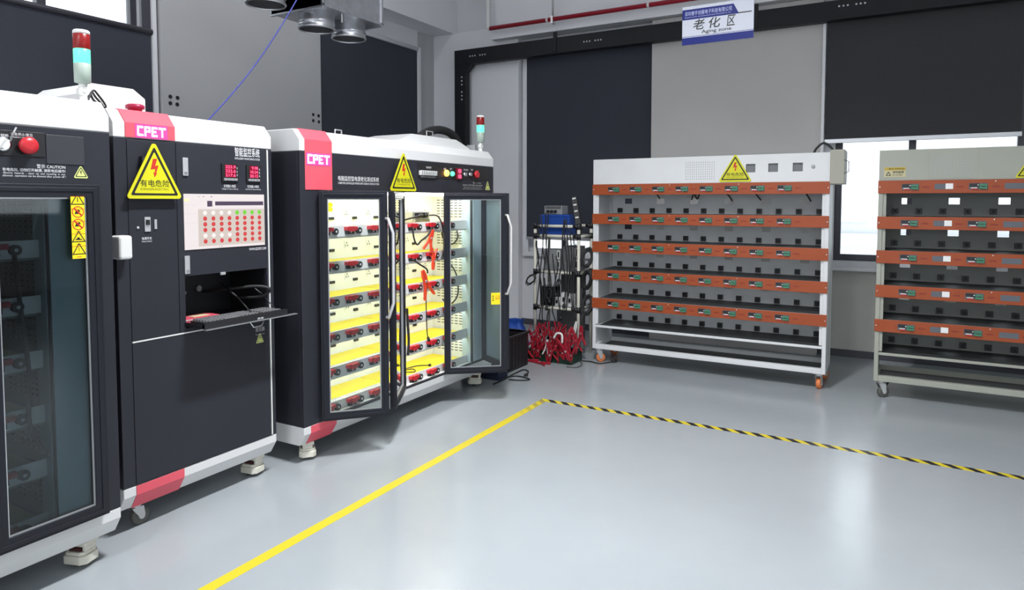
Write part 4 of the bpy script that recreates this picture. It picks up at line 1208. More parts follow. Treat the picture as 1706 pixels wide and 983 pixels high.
lettering('Transformer', f4, a - 0.030, a + 0.030, b - 0.030, b - 0.022, MATS['grey_white_print'], dlo, stretch=True)
a, b = yB(433, 571); mini_sign(f4, a, b, 0.052, 0.056, dlo, bolt=False)
hood(B, -3.66, -3.13, 1.705, 1.965, 1.905, 1.985, 2.035, 0.06, 0.04, 0.02)
pr_ = at(227, 177, 'x', -3.05)
mb = MB(); mb.lathe((-3.06, pr_.y, 1.905), (0, 0, 1), [(0, 0.03), (0.018, 0.03), (0.019, 0.040), (0.034, 0.040), (0.040, 0.03)], 24); mb.build('beacon', mat('crimson_cap', (0.36, 0.015, 0.06), 0.35), B, label='crimson round cap on top of the cabinet')
for (x, y, yw) in ((XB - 0.085, 1.80, 1.57), (XB - 0.10, 2.47, 0.2), (XB - 0.7, 1.80, 0.4), (XB - 0.7, 2.47, 0.2)):
    caster(B, x, y, 0.11, yaw=yw, col='ivory' if yw != 1.57 else 'grey')

# keyboard and booklet lying on the tray
kb = thing('keyboard', 'black computer keyboard on the pulled-out tray of the control cabinet', 'keyboard', (-2.89, 2.27, tz + 0.003))
mb = MB(); mb.box(-2.965, -2.82, 2.055, 2.495, tz + 0.0035, tz + 0.016); mb.build('keyboard_case', M_blackplastic, kb, bevel=0.003)
mb = MB()
for r in range(6):
    x = -2.833 - r * 0.0215
    y = 2.063
    k = 0
    while y < 2.485:
        w = 0.0185 if not (r == 0 and 4 <= k <= 4) else 0.10
        if abs(y - 2.36) > 0.007 and abs(y - 2.43) > 0.005:
            mb.box(x - 0.0155, x, y, min(y + w - 0.0035, 2.49), tz + 0.016, tz + 0.026)
        y += w + 0.0025; k += 1
mb.build('keys', mat('grey_black_keys', (0.20, 0.20, 0.21), 0.4), kb)
bk = MB(); bk.box(-3.09, -2.972, 2.026, 2.225, tz + 0.0035, tz + 0.022); bk.use(1).box(-3.088, -2.971, 2.028, 2.224, tz + 0.0175, tz + 0.0215).use(0).box(-3.09, -2.972, 2.026, 2.225, tz + 0.022, tz + 0.024)
bk.use(2).box(-3.05, -3.0, 2.10, 2.19, tz + 0.024, tz + 0.0255)
tag(bk.build('booklet', [mat('pink_red_cover', (0.62, 0.08, 0.12), 0.5), M_whiteplastic, mat('buff_card', (0.6, 0.5, 0.3), 0.6)]), 'pink-red booklet lying behind the keyboard', 'booklet')

# ------------------------------------------------------------------ things inside the open cabinet
def clamp_tree(name, label, m, group, cat='clip', jaw=None):
    """crocodile test clip about 0.16 m long: two plier arms joined at a pivot; along +Y"""
    t = thing(name, label, cat, (0, 0, 0), group)
    for s in (-1, 1):
        mb = MB()
        P = [(0, s * 0.004), (s * 0.0, 0)]
        fr = lambda a, b, c: Vector((a, b, c))
        arm = [(s * 0.004, 0.0), (s * 0.014, 0.005), (s * 0.020, -0.03), (s * 0.040, -0.075), (s * 0.044, -0.088), (s * 0.034, -0.092), (s * 0.026, -0.075), (s * 0.006, -0.03)]
        if s < 0: arm = arm[::-1]
        mb.prism(fr, arm, -0.009, 0.009)
        jawp = [(s * 0.002, 0.0), (s * 0.002, 0.068), (s * 0.010, 0.066), (s * 0.017, 0.03), (s * 0.014, 0.0)]
        if s < 0: jawp = jawp[::-1]
        mb.prism(fr, jawp, -0.008, 0.008)
        mb.build('arm', m, t, bevel=0.002)
    mb = MB(); mb.cyl((0, 0.004, -0.012), (0, 0.004, 0.012), 0.007, 12); mb.build('pivot', M_zinc, t)
    return t
clampC = clamp_tree('test_clip', 'orange-red test clip hanging in open cabinet, uppermost', M_orangered, 'test clips hanging in the open cabinet')
def place(o, loc, rot):
    o.location = loc; o.rotation_euler = rot
    return o
xcl = XC - 0.016
place(clampC, (xcl, 3.905, 1.235), (math.radians(90), math.radians(20), math.radians(78)))
c = copy_tree(clampC); place(c, (xcl, 3.94, 1.075), (math.radians(-90), math.radians(8), math.radians(100))); c['label'] = 'orange-red test clip hanging in open cabinet, second from top'
c = copy_tree(clampC); place(c, (xcl, 3.845, 0.93), (math.radians(90), math.radians(-20), math.radians(85))); c['label'] = 'orange-red test clip hanging in open cabinet, lowest with long handles'
c.scale = (1.35, 1.35, 1.0)
pa = thing('power_adapter', 'grey finned power adapter on top shelf of open cabinet', 'adapter', (-3.1, 3.9, 1.331))
mb = MB(); ax0, ax1, ay0, ay1, az = -3.14, -3.02, 3.86, 4.06, 1.3305
mb.box(ax0, ax1, ay0, ay1, az, az + 0.095)
mb.build('case', M_greydev, pa, bevel=0.003)
mb = MB()
for k in range(12):
    y = ay0 + 0.008 + k * 0.016; mb.box(ax1, ax1 + 0.012, y, y + 0.006, az + 0.002, az + 0.040)
mb.build('fins', M_greydev, pa)
for dy in (0.05, 0.13):
    mb = MB(); mb.box(ax1, ax1 + 0.012, ay0 + dy - 0.025, ay0 + dy + 0.03, az + 0.05, az + 0.085); mb.cyl((ax1 + 0.012, ay0 + dy, az + 0.067), (ax1 + 0.035, ay0 + dy, az + 0.067), 0.012, 12); mb.build('plug', M_blackplastic, pa)
def cable(label, pts, r, m=None, cat='cable', group=None, plug=None, name='power_cable', k=7):
    mb = MB(); P = dens(pts, k); mb.tube(P, r, 8)
    if plug:
        d = (P[-1] - P[-3]).normalized(); mb.cyl(P[-1], P[-1] + d * plug, r * 2.6, 10, r * 3.0)
    return tag(mb.build(name, m or M_rubber), label, cat, group)
xk = XC - 0.018
cable('black cable running left from grey adapter in open cabinet', [(-2.97, 3.91, 1.398), (-2.93, 3.85, 1.402), (-2.92, 3.72, 1.385), (-2.93, 3.6, 1.365)], 0.006)
cable('black cable dropping right from grey adapter in open cabinet', [(-2.97, 3.99, 1.398), (-2.92, 4.03, 1.39), (xk, 4.06, 1.30), (xk, 4.07, 1.15), (xk, 4.04, 1.08)], 0.006)
cable('black cable looped across second and third tier of open cabinet', [(xk, 3.70, 1.325), (xk, 3.72, 1.24), (xk, 3.755, 1.20), (xk, 3.80, 1.225), (xk, 3.87, 1.255), (xk, 3.93, 1.31)], 0.006)
cable('black cable slanting from second rail to orange-red clip', [(xk, 3.70, 1.10), (xk, 3.78, 1.06), (xk, 3.86, 1.02), (xk, 3.87, 0.99)], 0.006)
cable('thin dark lead hanging below lowest orange-red clip', [(xk, 3.85, 0.83), (xk, 3.853, 0.7), (xk, 3.86, 0.57), (xk, 3.87, 0.53)], 0.004, plug=0.03)
cable('thick black lead with plug hanging at middle post of open cabinet', [(-2.858, 3.585, 0.78), (-2.857, 3.59, 0.68), (-2.857, 3.60, 0.56), (-2.857, 3.59, 0.46)], 0.009)
zl = 0.2668
cable('thin black lead lying in loops on lowest yellow shelf', [(-3.0, 3.62, zl + .006), (-3.04, 3.72, zl + .006), (-3.10, 3.80, zl + .006), (-3.06, 3.9, zl + .006), (-3.0, 3.84, zl + .006), (-3.07, 3.76, zl + .018), (-3.1, 3.98, zl + .006), (-3.03, 4.05, zl + .006)], 0.004, plug=0.02)
cable('black cable looped against slotted side wall of open cabinet', [(xk - 0.12, 4.405, 1.29), (xk - 0.1, 4.40, 1.22), (xk - 0.15, 4.40, 1.165), (xk - 0.22, 4.40, 1.18), (xk - 0.26, 4.405, 1.25)], 0.006)
cable('black cable with inline connector behind right glass door', [(xk - 0.20, 4.40, 1.03), (xk - 0.12, 4.39, 0.95), (xk - 0.09, 4.385, 0.85), (xk - 0.1, 4.385, 0.75), (xk - 0.18, 4.39, 0.68), (xk - 0.25, 4.40, 0.72)], 0.006)

# ------------------------------------------------------------------ the two rolling racks
def rack(label, x0, paint, back, caster_col, fascia_kind):
    Wd = 1.985; x1 = x0 + Wd; y0, y1 = 5.82, 6.25
    t = thing('rolling_rack', label, 'rack', ((x0 + x1) / 2, (y0 + y1) / 2, 0))
    bands = [1.655, 1.386, 1.131, 0.869, 0.607]
    bh = [0.096, 0.093, 0.097, 0.093, 0.094]
    pw = 0.030
    # frame: posts, side plates, base ring, lower rails
    mb = MB()
    for (xa, xb_) in ((x0, x0 + pw), (x1 - pw, x1)):
        mb.box(xa, xb_, y0, y0 + pw, 0.129, 1.66); mb.box(xa, xb_, y1 - pw, y1, 0.129, 1.66)
    for (ya, yb_) in ((y0, y0 + 0.045), (y1 - 0.045, y1)):
        mb.box(x0 + pw, x1 - pw, ya, yb_, 0.129, 0.172)
    for (xa, xb_) in ((x0, x0 + 0.04), (x1 - 0.04, x1)):
        mb.box(xa, xb_, y0 + 0.045, y1 - 0.045, 0.129, 0.172)
    for z in (0.338,):
        mb.box(x0 + pw, x1 - pw, y0 + 0.004, y0 + 0.024, z - 0.008, z + 0.012)
        mb.box(x0 + pw, x0 + pw + 0.02, y0 + 0.024, y1 - pw, z - 0.008, z + 0.012); mb.box(x1 - pw - 0.02, x1 - pw, y0 + 0.024, y1 - pw, z - 0.008, z + 0.012)
    fr_ = mb.build('frame', paint, t, bevel=0.003)
    mb = MB(); mb.box(x0 + 0.041, x1 - 0.041, y0 + 0.046, y1 - 0.046, 0.132, 0.138); mb.build('base_mat', M_shelfmat, t)
    for (xa, nm) in ((x0 + 0.004, 'l'), (x1 - 0.012, 'r')):
        mb = MB(); mb.box(xa, xa + 0.008, y0 + pw, y1 - pw, 0.172, 1.66); mb.build('side_plate', paint, t)
    for xa, xb_ in ((x0 + pw, x0 + pw + 0.022), (x1 - pw - 0.022, x1 - pw)):
        mb = MB(); mb.box(xa, xb_, y0 + 0.010, y0 + 0.016, 0.36, 1.60); mb.build('flange', paint, t)
    # head box
    mb = MB()
    hol = []
    if fascia_kind == 'white':
        for px in (1250.5, 1288, 1329):
            p = at(px, 279, 'y', y0); hol.append((p.x - 0.037, p.x + 0.037, 1.738, 1.806))
    mb.panel(FY(y0), x0, x1, 1.655, 1.882, -0.012, 0, hol)
    mb.box(x0, x1, y0 + 0.012, y1, 1.87, 1.882); mb.box(x0, x1, y1 - 0.012, y1, 1.655, 1.87); mb.box(x0, x0 + 0.012, y0 + 0.012, y1 - 0.012, 1.655, 1.87); mb.box(x1 - 0.012, x1, y0 + 0.012, y1 - 0.012, 1.655, 1.87)
    mb.box(x0 + 0.012, x1 - 0.012, y0 + 0.012, y1 - 0.012, 1.655, 1.665)
    hb = mb.build('head_box', paint, t, bevel=0.002)
    if fascia_kind == 'white':
        mb = MB(); mb.box(x0 + 0.02, x1 - 0.02, y0 + 0.018, y0 + 0.022, 1.67, 1.868); mb.build('inner_plate', mat('mid_grey_plate', (0.17, 0.18, 0.19), 0.5), hb)
        p = at(1355, 277.5, 'y', y0); mb = MB(); mb.lathe((p.x, y0, p.z), (0, -1, 0), [(0, 0.014), (0.006, 0.014), (0.008, 0.009)], 18); mb.build('lock', M_greydev, hb)
        a0 = at(1138, 280, 'y', y0).x; a1 = at(1196, 280, 'y', y0).x
    else:
        a0 = at(1547, 280, 'y', y0).x; a1 = at(1630, 280, 'y', y0).x
    mb = MB(); mb.box(a0, a1, y0 - 0.002, y0, 1.664, 1.872); mb.use(1)
    for k in range(14):
        x = a0 + (a1 - a0) * (k + 1) / 16
        for r in range(8):
            z = 1.685 + r * 0.020; mb.box(x + 0.004, x + 0.010, y0 - 0.0026, y0 - 0.002, z, z + 0.012)
    vp = mb.build('vent_plate', [paint, mat('light_slot', (0.40, 0.40, 0.42), 0.6)], hb, bevel=0.0005)
    # back plate with cable holes and socket row
    hx0, hx1 = (x0 + 0.13), (x0 + 1.78)
    hz = [z - 0.20 for z in bands]
    hol = []
    for z, h in zip(bands, bh):
        for k in range(6):
            x = hx0 + 0.06 + k * 0.316
            zt_ = z - h - 0.012 - (0.02 if z > 1.6 else 0.0)
            hol.append((x - 0.036, x + 0.036, zt_ - 0.050, zt_))
    mb = MB(); mb.panel(FY(y1 - 0.012), x0 + pw, x1 - pw, 0.345, 1.66, -0.004, 0, hol)
    # pressed ridges
    for z in bands[1:] + [0.345]:
        mb.box(x0 + pw, x1 - pw, y1 - 0.016, y1 - 0.012, z + 0.080, z + 0.084)
    bp = mb.build('back_plate', back, t)
    levels = bands[1:] + [0.350]
    for i, z in enumerate(levels):
        mb = MB(); mb.box(x0 + pw, x1 - pw, y0 + 0.026, y1 - 0.018, z - 0.016, z - 0.004)
        sh = mb.build('shelf', paint, t)
        mb = MB(); mb.box(x0 + pw + 0.022, x1 - pw - 0.022, y0 + 0.030, y1 - 0.022, z - 0.004, z - 0.0015); mb.build('shelf_mat', M_shelfmat, sh)
        for k in range(12):
            x = x0 + 0.112 + k * 0.1605
            zz = z + 0.006 if fascia_kind == 'white' else z + 0.016
            mb = MB(); mb.box(x - 0.022, x + 0.022, y1 - 0.040, y1 - 0.0165, zz, zz + 0.044); mb.use(1).box(x - 0.008, x + 0.008, y1 - 0.0412, y1 - 0.040, zz + 0.012, zz + 0.032)
            mb.build('outlet', [M_blackplastic, M_slot], bp)
    # orange-red bands with connectors
    for i, (z, h) in enumerate(zip(bands, bh)):
        mb = MB(); mb.box(x0 - 0.004, x1 + 0.002, y0 - 0.010, y0 - 0.001, z - h, z)
        bd = mb.build('band', M_orange, t, bevel=0.002)
        mb = MB()
        for x in (x0 + 0.008, x0 + 0.72, x0 + 1.30, x1 - 0.010):
            mb.disc(FY(y0 - 0.010), x, z - 0.012 if x0 + 0.1 < x < x1 - 0.1 else z - h / 2, 0.004, 0, 0.002, 10)
        mb.build('screws', M_silver, bd)
        fb = FY(y0 - 0.010)
        zc = z - h * 0.50
        for k in range(8):
            x = x0 + 0.205 + k * 0.2075
            empty = fascia_kind != 'white' and k % 2 == 1
            mb = MB()
            if empty:
                mb.use(4).fbox(fb, x - 0.055, x + 0.058, zc - 0.020, zc + 0.020, 0, 0.001)
                if k % 4 == 1:
                    mb.use(5).fbox(fb, x + 0.012, x + 0.058, zc - 0.018, zc + 0.022, 0.001, 0.004)
            else:
                mb.use(4).fbox(fb, x - 0.055, x + 0.055, zc - 0.022, zc + 0.022, 0, 0.001)
                mb.use(0).fbox(fb, x - 0.052, x + 0.002, zc + 0.000, zc + 0.020, 0.001, 0.012)
                mb.use(3).fbox(fb, x - 0.044, x - 0.006, zc - 0.014, zc - 0.008, 0.001, 0.010)
                mb.use(2).fbox(fb, x - 0.040, x - 0.004, zc - 0.022, zc - 0.016, 0.001, 0.010)
                mb.use(3).fbox(fb, x - 0.006, x + 0.002, zc + 0.006, zc + 0.012, 0.012, 0.014)
                mb.use(1).fbox(fb, x + 0.006, x + 0.050, zc - 0.018, zc + 0.014, 0.001, 0.018)
                mb.use(0).fbox(fb, x + 0.012, x + 0.044, zc - 0.004, zc + 0.002, 0.018, 0.0185)
            mb.build('connector', [M_blackplastic, M_green_term, M_redplastic, M_whiteplastic, M_slotblue, M_rail], bd)
        mb = MB()
        for k in range(8):
            x = x0 + 0.205 + k * 0.2075 + 0.102
            for q in range(4):
                mb.fbox(fb, x - 0.022 + q * 0.011, x - 0.014 + q * 0.011, zc - 0.008, zc + 0.003, 0, 0.0006)
        mb.build('printed_marks', mat('dark_red_print', (0.22, 0.02, 0.015), 0.5), bd)
    for (x, y, yw) in ((x0 + 0.05, y0 + 0.04, 0.6), (x1 - 0.05, y0 + 0.04, 1.4), (x0 + 0.05, y1 - 0.04, 0.6), (x1 - 0.05, y1 - 0.04, 0.9)):
        caster(t, x, y, 0.129, caster_col, yw)
    return t, hb, y0, x0, x1
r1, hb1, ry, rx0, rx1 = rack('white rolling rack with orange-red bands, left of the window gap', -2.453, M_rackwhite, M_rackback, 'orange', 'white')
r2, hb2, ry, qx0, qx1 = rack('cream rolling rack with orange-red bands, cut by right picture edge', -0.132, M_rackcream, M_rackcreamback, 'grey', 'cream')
p = at(1224.5, 302, 'y', ry - 0.003)
danger_sign(FY(ry - 0.002), p.x, 1.662, 0.275, 0.235, r1, edge=M_signedge if False else M_yellow)
mb = MB(); bx0 = rx1; mb.box(bx0, bx0 + 0.10, ry - 0.02, ry + 0.30, 1.635, 1.90); sb = mb.build('side_box', mat('beige_box', (0.36, 0.35, 0.29), 0.5), r1, bevel=0.004)
mb = MB(); mb.tube([(bx0 + 0.10, ry + 0.05, 1.82), (bx0 + 0.125, ry + 0.05, 1.81), (bx0 + 0.125, ry + 0.05, 1.73), (bx0 + 0.10, ry + 0.05, 1.72)], 0.006, 8); mb.build('pull_handle', M_silver, sb)
cable('black cable curling over top of the white rack beside beige box', [(rx1 - 0.14, ry + 0.2, 1.888), (rx1 - 0.12, ry + 0.2, 1.93), (rx1 - 0.07, ry + 0.2, 1.97), (rx1 - 0.02, ry + 0.2, 1.94), (rx1 + 0.0, ry + 0.2, 1.91)], 0.009)
for i, (px, pts) in enumerate(((1094, [(0, 0), (0.012, -0.02), (0.03, -0.05)]), (1156, [(-0.02, -0.06), (0.0, 0), (0.03, -0.05), (0.05, 0.0)]), (1214, [(-0.02, 0), (0.01, -0.03), (0.03, -0.07)]), (1262, [(-0.02, 0.0), (0.03, -0.06)]), (1345, [(-0.01, 0), (0.03, -0.07)]))):
    b_ = at(px, 328, 'y', 6.18)
    mb = MB(); mb.tube(dens([(b_.x + a, 6.18, b_.z + c + 0.03) for a, c in pts], 4), 0.006, 8)
    mb.build('loose_lead', M_rubber, r1)
# caution plate and warning sign of the cream rack
a0 = at(1473, 290, 'y', ry).x; a1 = at(1509, 290, 'y', ry).x
mb = MB(); mb.box(a0, a1, ry - 0.002, ry, 1.682, 1.755); mb.use(1).box(a0 + .002, a1 - .002, ry - 0.0026, ry - 0.002, 1.732, 1.753)
cp2 = mb.build('caution_plate', [mat('cream_label', (0.55, 0.50, 0.30), 0.5), mat('ochre_label', (0.50, 0.36, 0.04), 0.5)], r2)
fr2 = FY(ry - 0.0026)
lettering('警 告  WARNING', fr2, a0 + 0.03, a1 - 0.01, 1.736, 1.749, M_ink, cp2, stretch=True)
lettering('请勿触摸', fr2, a0 + 0.055, a1 - 0.012, 1.708, 1.728, M_ink, cp2, stretch=True)
lettering('Do not touch', fr2, a0 + 0.055, a1 - 0.02, 1.692, 1.702, M_ink, cp2, stretch=True)
mb = MB(); mb.ring(fr2, tri(a0 + 0.028, 1.692, 0.036, 0.032), tri(a0 + 0.028, 1.696, 0.02, 0.018), 0, 0.0004); mb.build('symbol', M_ink, cp2)
p = at(1719, 302, 'y', ry - 0.003)
danger_sign(FY(ry - 0.002), p.x, 1.662, 0.195, 0.17, r2)

# ------------------------------------------------------------------ tube shelf with its clutter
YSH = 5.86; YSB = 6.16; PX0, PX1 = -3.078, -2.615
ts = thing('tube_shelf', 'ivory tube shelf with black joints standing left of the white rack', 'shelf', ((PX0 + PX1) / 2, 6.0, 0))
for (x, y) in ((PX0, YSH), (PX1, YSH), (PX0, YSB), (PX1, YSB)):
    mb = MB(); mb.cyl((x, y, 0.0), (x, y, 1.262), 0.0155, 14); mb.build('post', M_ivory, ts)
for z in (1.262, 1.165, 0.815, 0.468):
    runs = [((PX0, YSH), (PX1, YSH)), ((PX0, YSB), (PX1, YSB))]
    if z < 1.2:
        runs += [((PX0, YSH), (PX0, YSB)), ((PX1, YSH), (PX1, YSB))]
    for p0, p1 in runs:
        mb = MB(); mb.cyl((*p0, z), (*p1, z), 0.0145, 12); mb.build('crossbar', M_ivory, ts)
    for x, s in ((PX0, 1), (PX1, -1)):
        for y in (YSH, YSB):
            mb = MB(); mb.cyl((x, y, z - 0.028), (x, y, z + 0.028), 0.020, 14); mb.cyl((x, y, z), (x + s * 0.055, y, z), 0.0195, 14)
            mb.build('joint', M_blackplastic, ts)
for z in (1.165, 0.815, 0.468):
    mb = MB(); mb.box(PX0 + 0.02, PX1 - 0.02, YSH + 0.016, YSB - 0.016, z + 0.012, z + 0.016); mb.build('shelf_board', M_greydev, ts)
zA, zB_, zC_ = 1.1815, 0.8315, 0.4845
bx = thing('blue_crate', 'blue plastic crate on top of the tube shelf', 'crate', (-2.9, 6.0, zA))
mb = MB(); x0, x1, y0, y1 = -3.045, -2.735, 5.90, 6.13
mb.box(x0 + .01, x1 - .01, y0 + .01, y1 - .01, zA, zA + 0.006); mb.panel(FY(y0), x0, x1, zA, zA + 0.19, -0.008, 0, []); mb.box(x0, x1, y1 - 0.008, y1, zA, zA + 0.19)
mb.box(x0, x0 + 0.008, y0 + .008, y1 - .008, zA, zA + 0.19); mb.box(x1 - 0.008, x1, y0 + .008, y1 - .008, zA, zA + 0.19)
mb.box(x0 + 0.002, x1 - 0.002, y0 + 0.002, y1 - 0.002, zA + 0.186, zA + 0.190)
mb.build('crate_body', M_blue, bx, bevel=0.003)
mb = MB()
for x in [x0 + 0.02 + 0.0385 * k for k in range(8)]: mb.box(x, x + 0.005, y0 - 0.004, y0, zA + 0.01, zA + 0.18)
mb.box(x0 - 0.004, x1 + 0.004, y0 - 0.006, y0, zA + 0.172, zA + 0.186); mb.build('ribs', M_blue, bx)
ps = thing('power_supply', 'grey vented power supply on the blue crate', 'power supply', (-2.9, 6.0, zA + 0.1905))
z = zA + 0.1905
mb = MB(); mb.box(-3.015, -2.825, 5.93, 6.07, z, z + 0.085); mb.build('case', M_greydev, ps, bevel=0.004)
mb = MB()
for k in range(13): mb.box(-3.0 + k * 0.013, -2.994 + k * 0.013, 5.927, 5.93, z + 0.055, z + 0.082)
mb.build('vents', M_slot, ps)
for dx in (0.0, 0.04, 0.08): 
    mb = MB(); mb.cyl((-2.97 + dx, 5.93, z + 0.03), (-2.97 + dx, 5.905, z + 0.03), 0.014, 12); mb.build('plug', M_blackplastic, ps)
st = thing('power_strip', 'black power strip with white marks leaning above the tube shelf', 'power strip', (-2.66, 5.95, 1.19))
d0 = Vector((-2.635, 5.93, 1.20)); d1 = Vector((-2.715, 5.97, 1.545)); u = (d1 - d0).normalized(); n_ = Vector((0.25, -1, 0.05)); n_ = (n_ - u * n_.dot(u)).normalized(); s_ = u.cross(n_)
frs = lambda a, b, c: d0 + s_ * a + u * b + n_ * c
LL = (d1 - d0).length
mb = MB(); mb.fbox(frs, -0.028, 0.028, 0, LL, -0.02, 0.02); mb.build('strip_body', M_blackplastic, st, bevel=0.004)
for k in range(4):
    mb = MB(); b0 = LL - 0.015 - k * 0.062; mb.fbox(frs, -0.016, 0.016, b0 - 0.014, b0, 0.02, 0.024); mb.build('white_mark', M_whiteplastic, st)
def device(label, x0, x1, y0, y1, z0, h, m, cat='device', name='test_device', face='plain'):
    t = thing(name, label, cat, ((x0 + x1) / 2, (y0 + y1) / 2, z0))
    mb = MB(); mb.box(x0, x1, y0, y1, z0, z0 + h); mb.build('case', m, t, bevel=0.004)
    if face == 'screws':
        mb = MB()
        for a in (0.2, 0.55):
            for b in (0.3, 0.75): mb.disc(FY(y0), x0 + a * (x1 - x0), z0 + b * h, 0.005, 0, 0.002, 10)
        mb.build('screws', M_silver, t)
        mb = MB(); mb.box(x1 - 0.032, x1 - 0.004, y0 - 0.006, y0, z0 + 0.02, z0 + h * .45); mb.box(x1 - 0.032, x1 - 0.004, y0 - 0.006, y0, z0 + h * .55, z0 + h * .95); mb.use(1)
        mb.box(x1 - 0.026, x1 - 0.010, y0 - 0.007, y0 - 0.006, z0 + 0.03, z0 + h * .4); mb.box(x1 - 0.026, x1 - 0.010, y0 - 0.007, y0 - 0.006, z0 + h * .62, z0 + h * .9)
        mb.build('outlets', [M_whiteplastic, M_slot], t)
    if face == 'pins':
        mb = MB(); mb.box((x0 + x1) / 2 - 0.008, (x0 + x1) / 2 + 0.008, y0 - 0.012, y0, z0 + h * .35, z0 + h * .65); mb.build('plug', M_blackplastic, t)
    return t
device('grey metal box with white outlets on middle shelf of tube shelf', -3.02, -2.84, 5.93, 6.10, zB_, 0.20, M_greydev, face='screws')
device('taller grey metal box on middle shelf, beside right post', -2.825, -2.66, 5.95, 6.12, zB_, 0.235, mat('dull_grey_case', (0.20, 0.20, 0.21), 0.45), face='screws')
device('black boxy adapter on lower shelf of tube shelf, at left', -3.045, -2.90, 5.90, 6.06, zC_, 0.185, M_blackplastic, face='pins')
device('white charger standing on lower shelf, nearest the black adapter', -2.885, -2.835, 5.90, 5.95, zC_, 0.085, M_whiteplastic, cat='charger', name='charger', face='pins')
device('taller white charger in middle of lower shelf', -2.83, -2.775, 5.93, 5.99, zC_, 0.13, M_whiteplastic, cat='charger', name='charger', face='pins')
device('white charger on lower shelf, beside right post', -2.755, -2.69, 5.90, 5.96, zC_, 0.125, M_whiteplastic, cat='charger', name='charger', face='pins')
device('dark grey panel box standing at back of lower shelf', -2.88, -2.65, 6.03, 6.12, zC_, 0.30, mat('dark_grey_case', (0.10, 0.10, 0.105), 0.5))
device('upright grey cardboard-like panel on floor under the tube shelf', -2.95, -2.66, 6.08, 6.13, 0.0, 0.42, mat('dull_panel', (0.18, 0.18, 0.185), 0.55), cat='panel', name='leaning_panel')
# cables hanging over the front of the shelf
rng = random.Random(3)
GC = 'black cables hanging over the tube shelf front'
LC = 'black cable hanging down the front of the tube shelf'
for (x, z0, z1) in ((-3.04, 1.12, 0.86), (-3.03, 1.12, 0.50), (-2.995, 1.38, 0.60), (-2.965, 1.39, 0.90), (-2.955, 1.15, 0.48), (-2.93, 1.39, 0.72), (-2.905, 1.13, 0.55), (-2.86, 1.0, 0.44), (-2.835, 0.98, 0.62), (-2.80, 0.98, 0.40), (-2.755, 1.34, 0.52), (-2.735, 1.32, 0.66), (-2.712, 1.33, 0.45), (-2.69, 1.25, 0.60), (-2.665, 1.2, 0.5), (-2.645, 1.1, 0.35), (-3.0, 0.78, 0.25), (-2.97, 0.76, 0.22), (-2.915, 0.46, 0.2), (-2.86, 0.44, 0.24), (-2.78, 0.45, 0.27)):
    y = YSH - 0.026
    pts = []
    n = 6
    for k in range(n + 1):
        f = k / n
        pts.append((x + 0.016 * math.sin(3.1 * f * 2 + x * 40), y - 0.006 * rng.random(), z0 + (z1 - z0) * f))
    cable(LC, pts, 0.0058, group=GC, plug=0.035 if rng.random() < 0.5 else None, k=4)
# coiled bundle on left post and tangled bundles beside the rack
def coil(label, c, r, n, axis_u, axis_v, rr=0.004, m=None):
    pts = []
    u, v = Vector(axis_u), Vector(axis_v)
    for k in range(n * 10 + 1):
        q = k / 10 * 2 * math.pi; f = 1 + 0.25 * math.sin(k * 0.7); w = k / (n * 10)
        pts.append(Vector(c) + u * (r * f * math.cos(q)) + v * (r * 0.55 * f * math.sin(q)) + u.cross(v) * (0.03 * (w - .5)))
    mb = MB(); mb.tube(pts, rr, 6)
    return tag(mb.build('cable_bundle', m or M_rubber), label, 'cable bundle')
coil('coiled black cable bundle tied to left post of tube shelf', (-3.105, YSH - 0.05, 0.735), 0.06, 5, (0.75, 0, 0.66), (-0.66, 0, 0.75))
coil('tangle of black cable hung between tube shelf and white rack, upper', (-2.525, 5.85, 0.97), 0.085, 11, (0.2, 0.2, 0.96), (0.9, 0.3, -0.2), 0.006)
coil('tangle of black cable hung between tube shelf and white rack, middle', (-2.53, 5.86, 0.76), 0.085, 11, (0.3, -0.2, 0.93), (0.9, -0.2, -0.3), 0.006)
coil('tangle of black cable hung between tube shelf and white rack, lower', (-2.53, 5.87, 0.52), 0.085, 11, (0.1, 0.3, 0.95), (0.95, 0.1, -0.1), 0.006)
coil('knot of black leads hanging below middle shelf of tube shelf', (-2.80, YSH - 0.05, 0.72), 0.035, 5, (0.2, 0, 0.98), (0.98, 0, -0.2), 0.005)
coil('knot of black leads at front of lower shelf, on black adapter', (-2.915, YSH - 0.02, 0.60), 0.05, 7, (0.1, 0.1, 0.98), (0.98, 0, -0.1), 0.005)
# heap of red clips in and around a dark green tray
gt = thing('green_tray', 'dark green plastic tray under the heap of red clips', 'tray', (-2.8, 5.72, 0))
mb = MB(); x0, x1, y0, y1 = -3.02, -2.56, 5.60, 5.83
mb.box(x0, x1, y0, y1, 0, 0.006); mb.box(x0, x1, y0, y0 + 0.008, 0.006, 0.10); mb.box(x0, x1, y1 - 0.008, y1, 0.006, 0.10); mb.box(x0, x0 + 0.008, y0 + .008, y1 - .008, 0.006, 0.10); mb.box(x1 - 0.008, x1, y0 + .008, y1 - .008, 0.006, 0.10)
mb.build('tray_body', M_darkgreen, gt, bevel=0.003)
mb = MB(); mb.ring(FZ(0.10), [(x0 - .008, y0 - .008), (x1 + .008, y0 - .008), (x1 + .008, y1 + .008), (x0 - .008, y1 + .008)], [(x0 + .008, y0 + .008), (x1 - .008, y0 + .008), (x1 - .008, y1 - .008), (x0 + .008, y1 - .008)], 0, 0.008); mb.build('rim', M_darkgreen, gt)
GR = 'red test clips heaped at the foot of the tube shelf'
LR = 'red test clip in the heap at the foot of the tube shelf'
M_clipred = mat('crimson_clip_plastic', (0.36, 0.012, 0.028), 0.35)
proto = clamp_tree('test_clip', LR, M_clipred, GR)
first = True
rng = random.Random(11)
spots = []
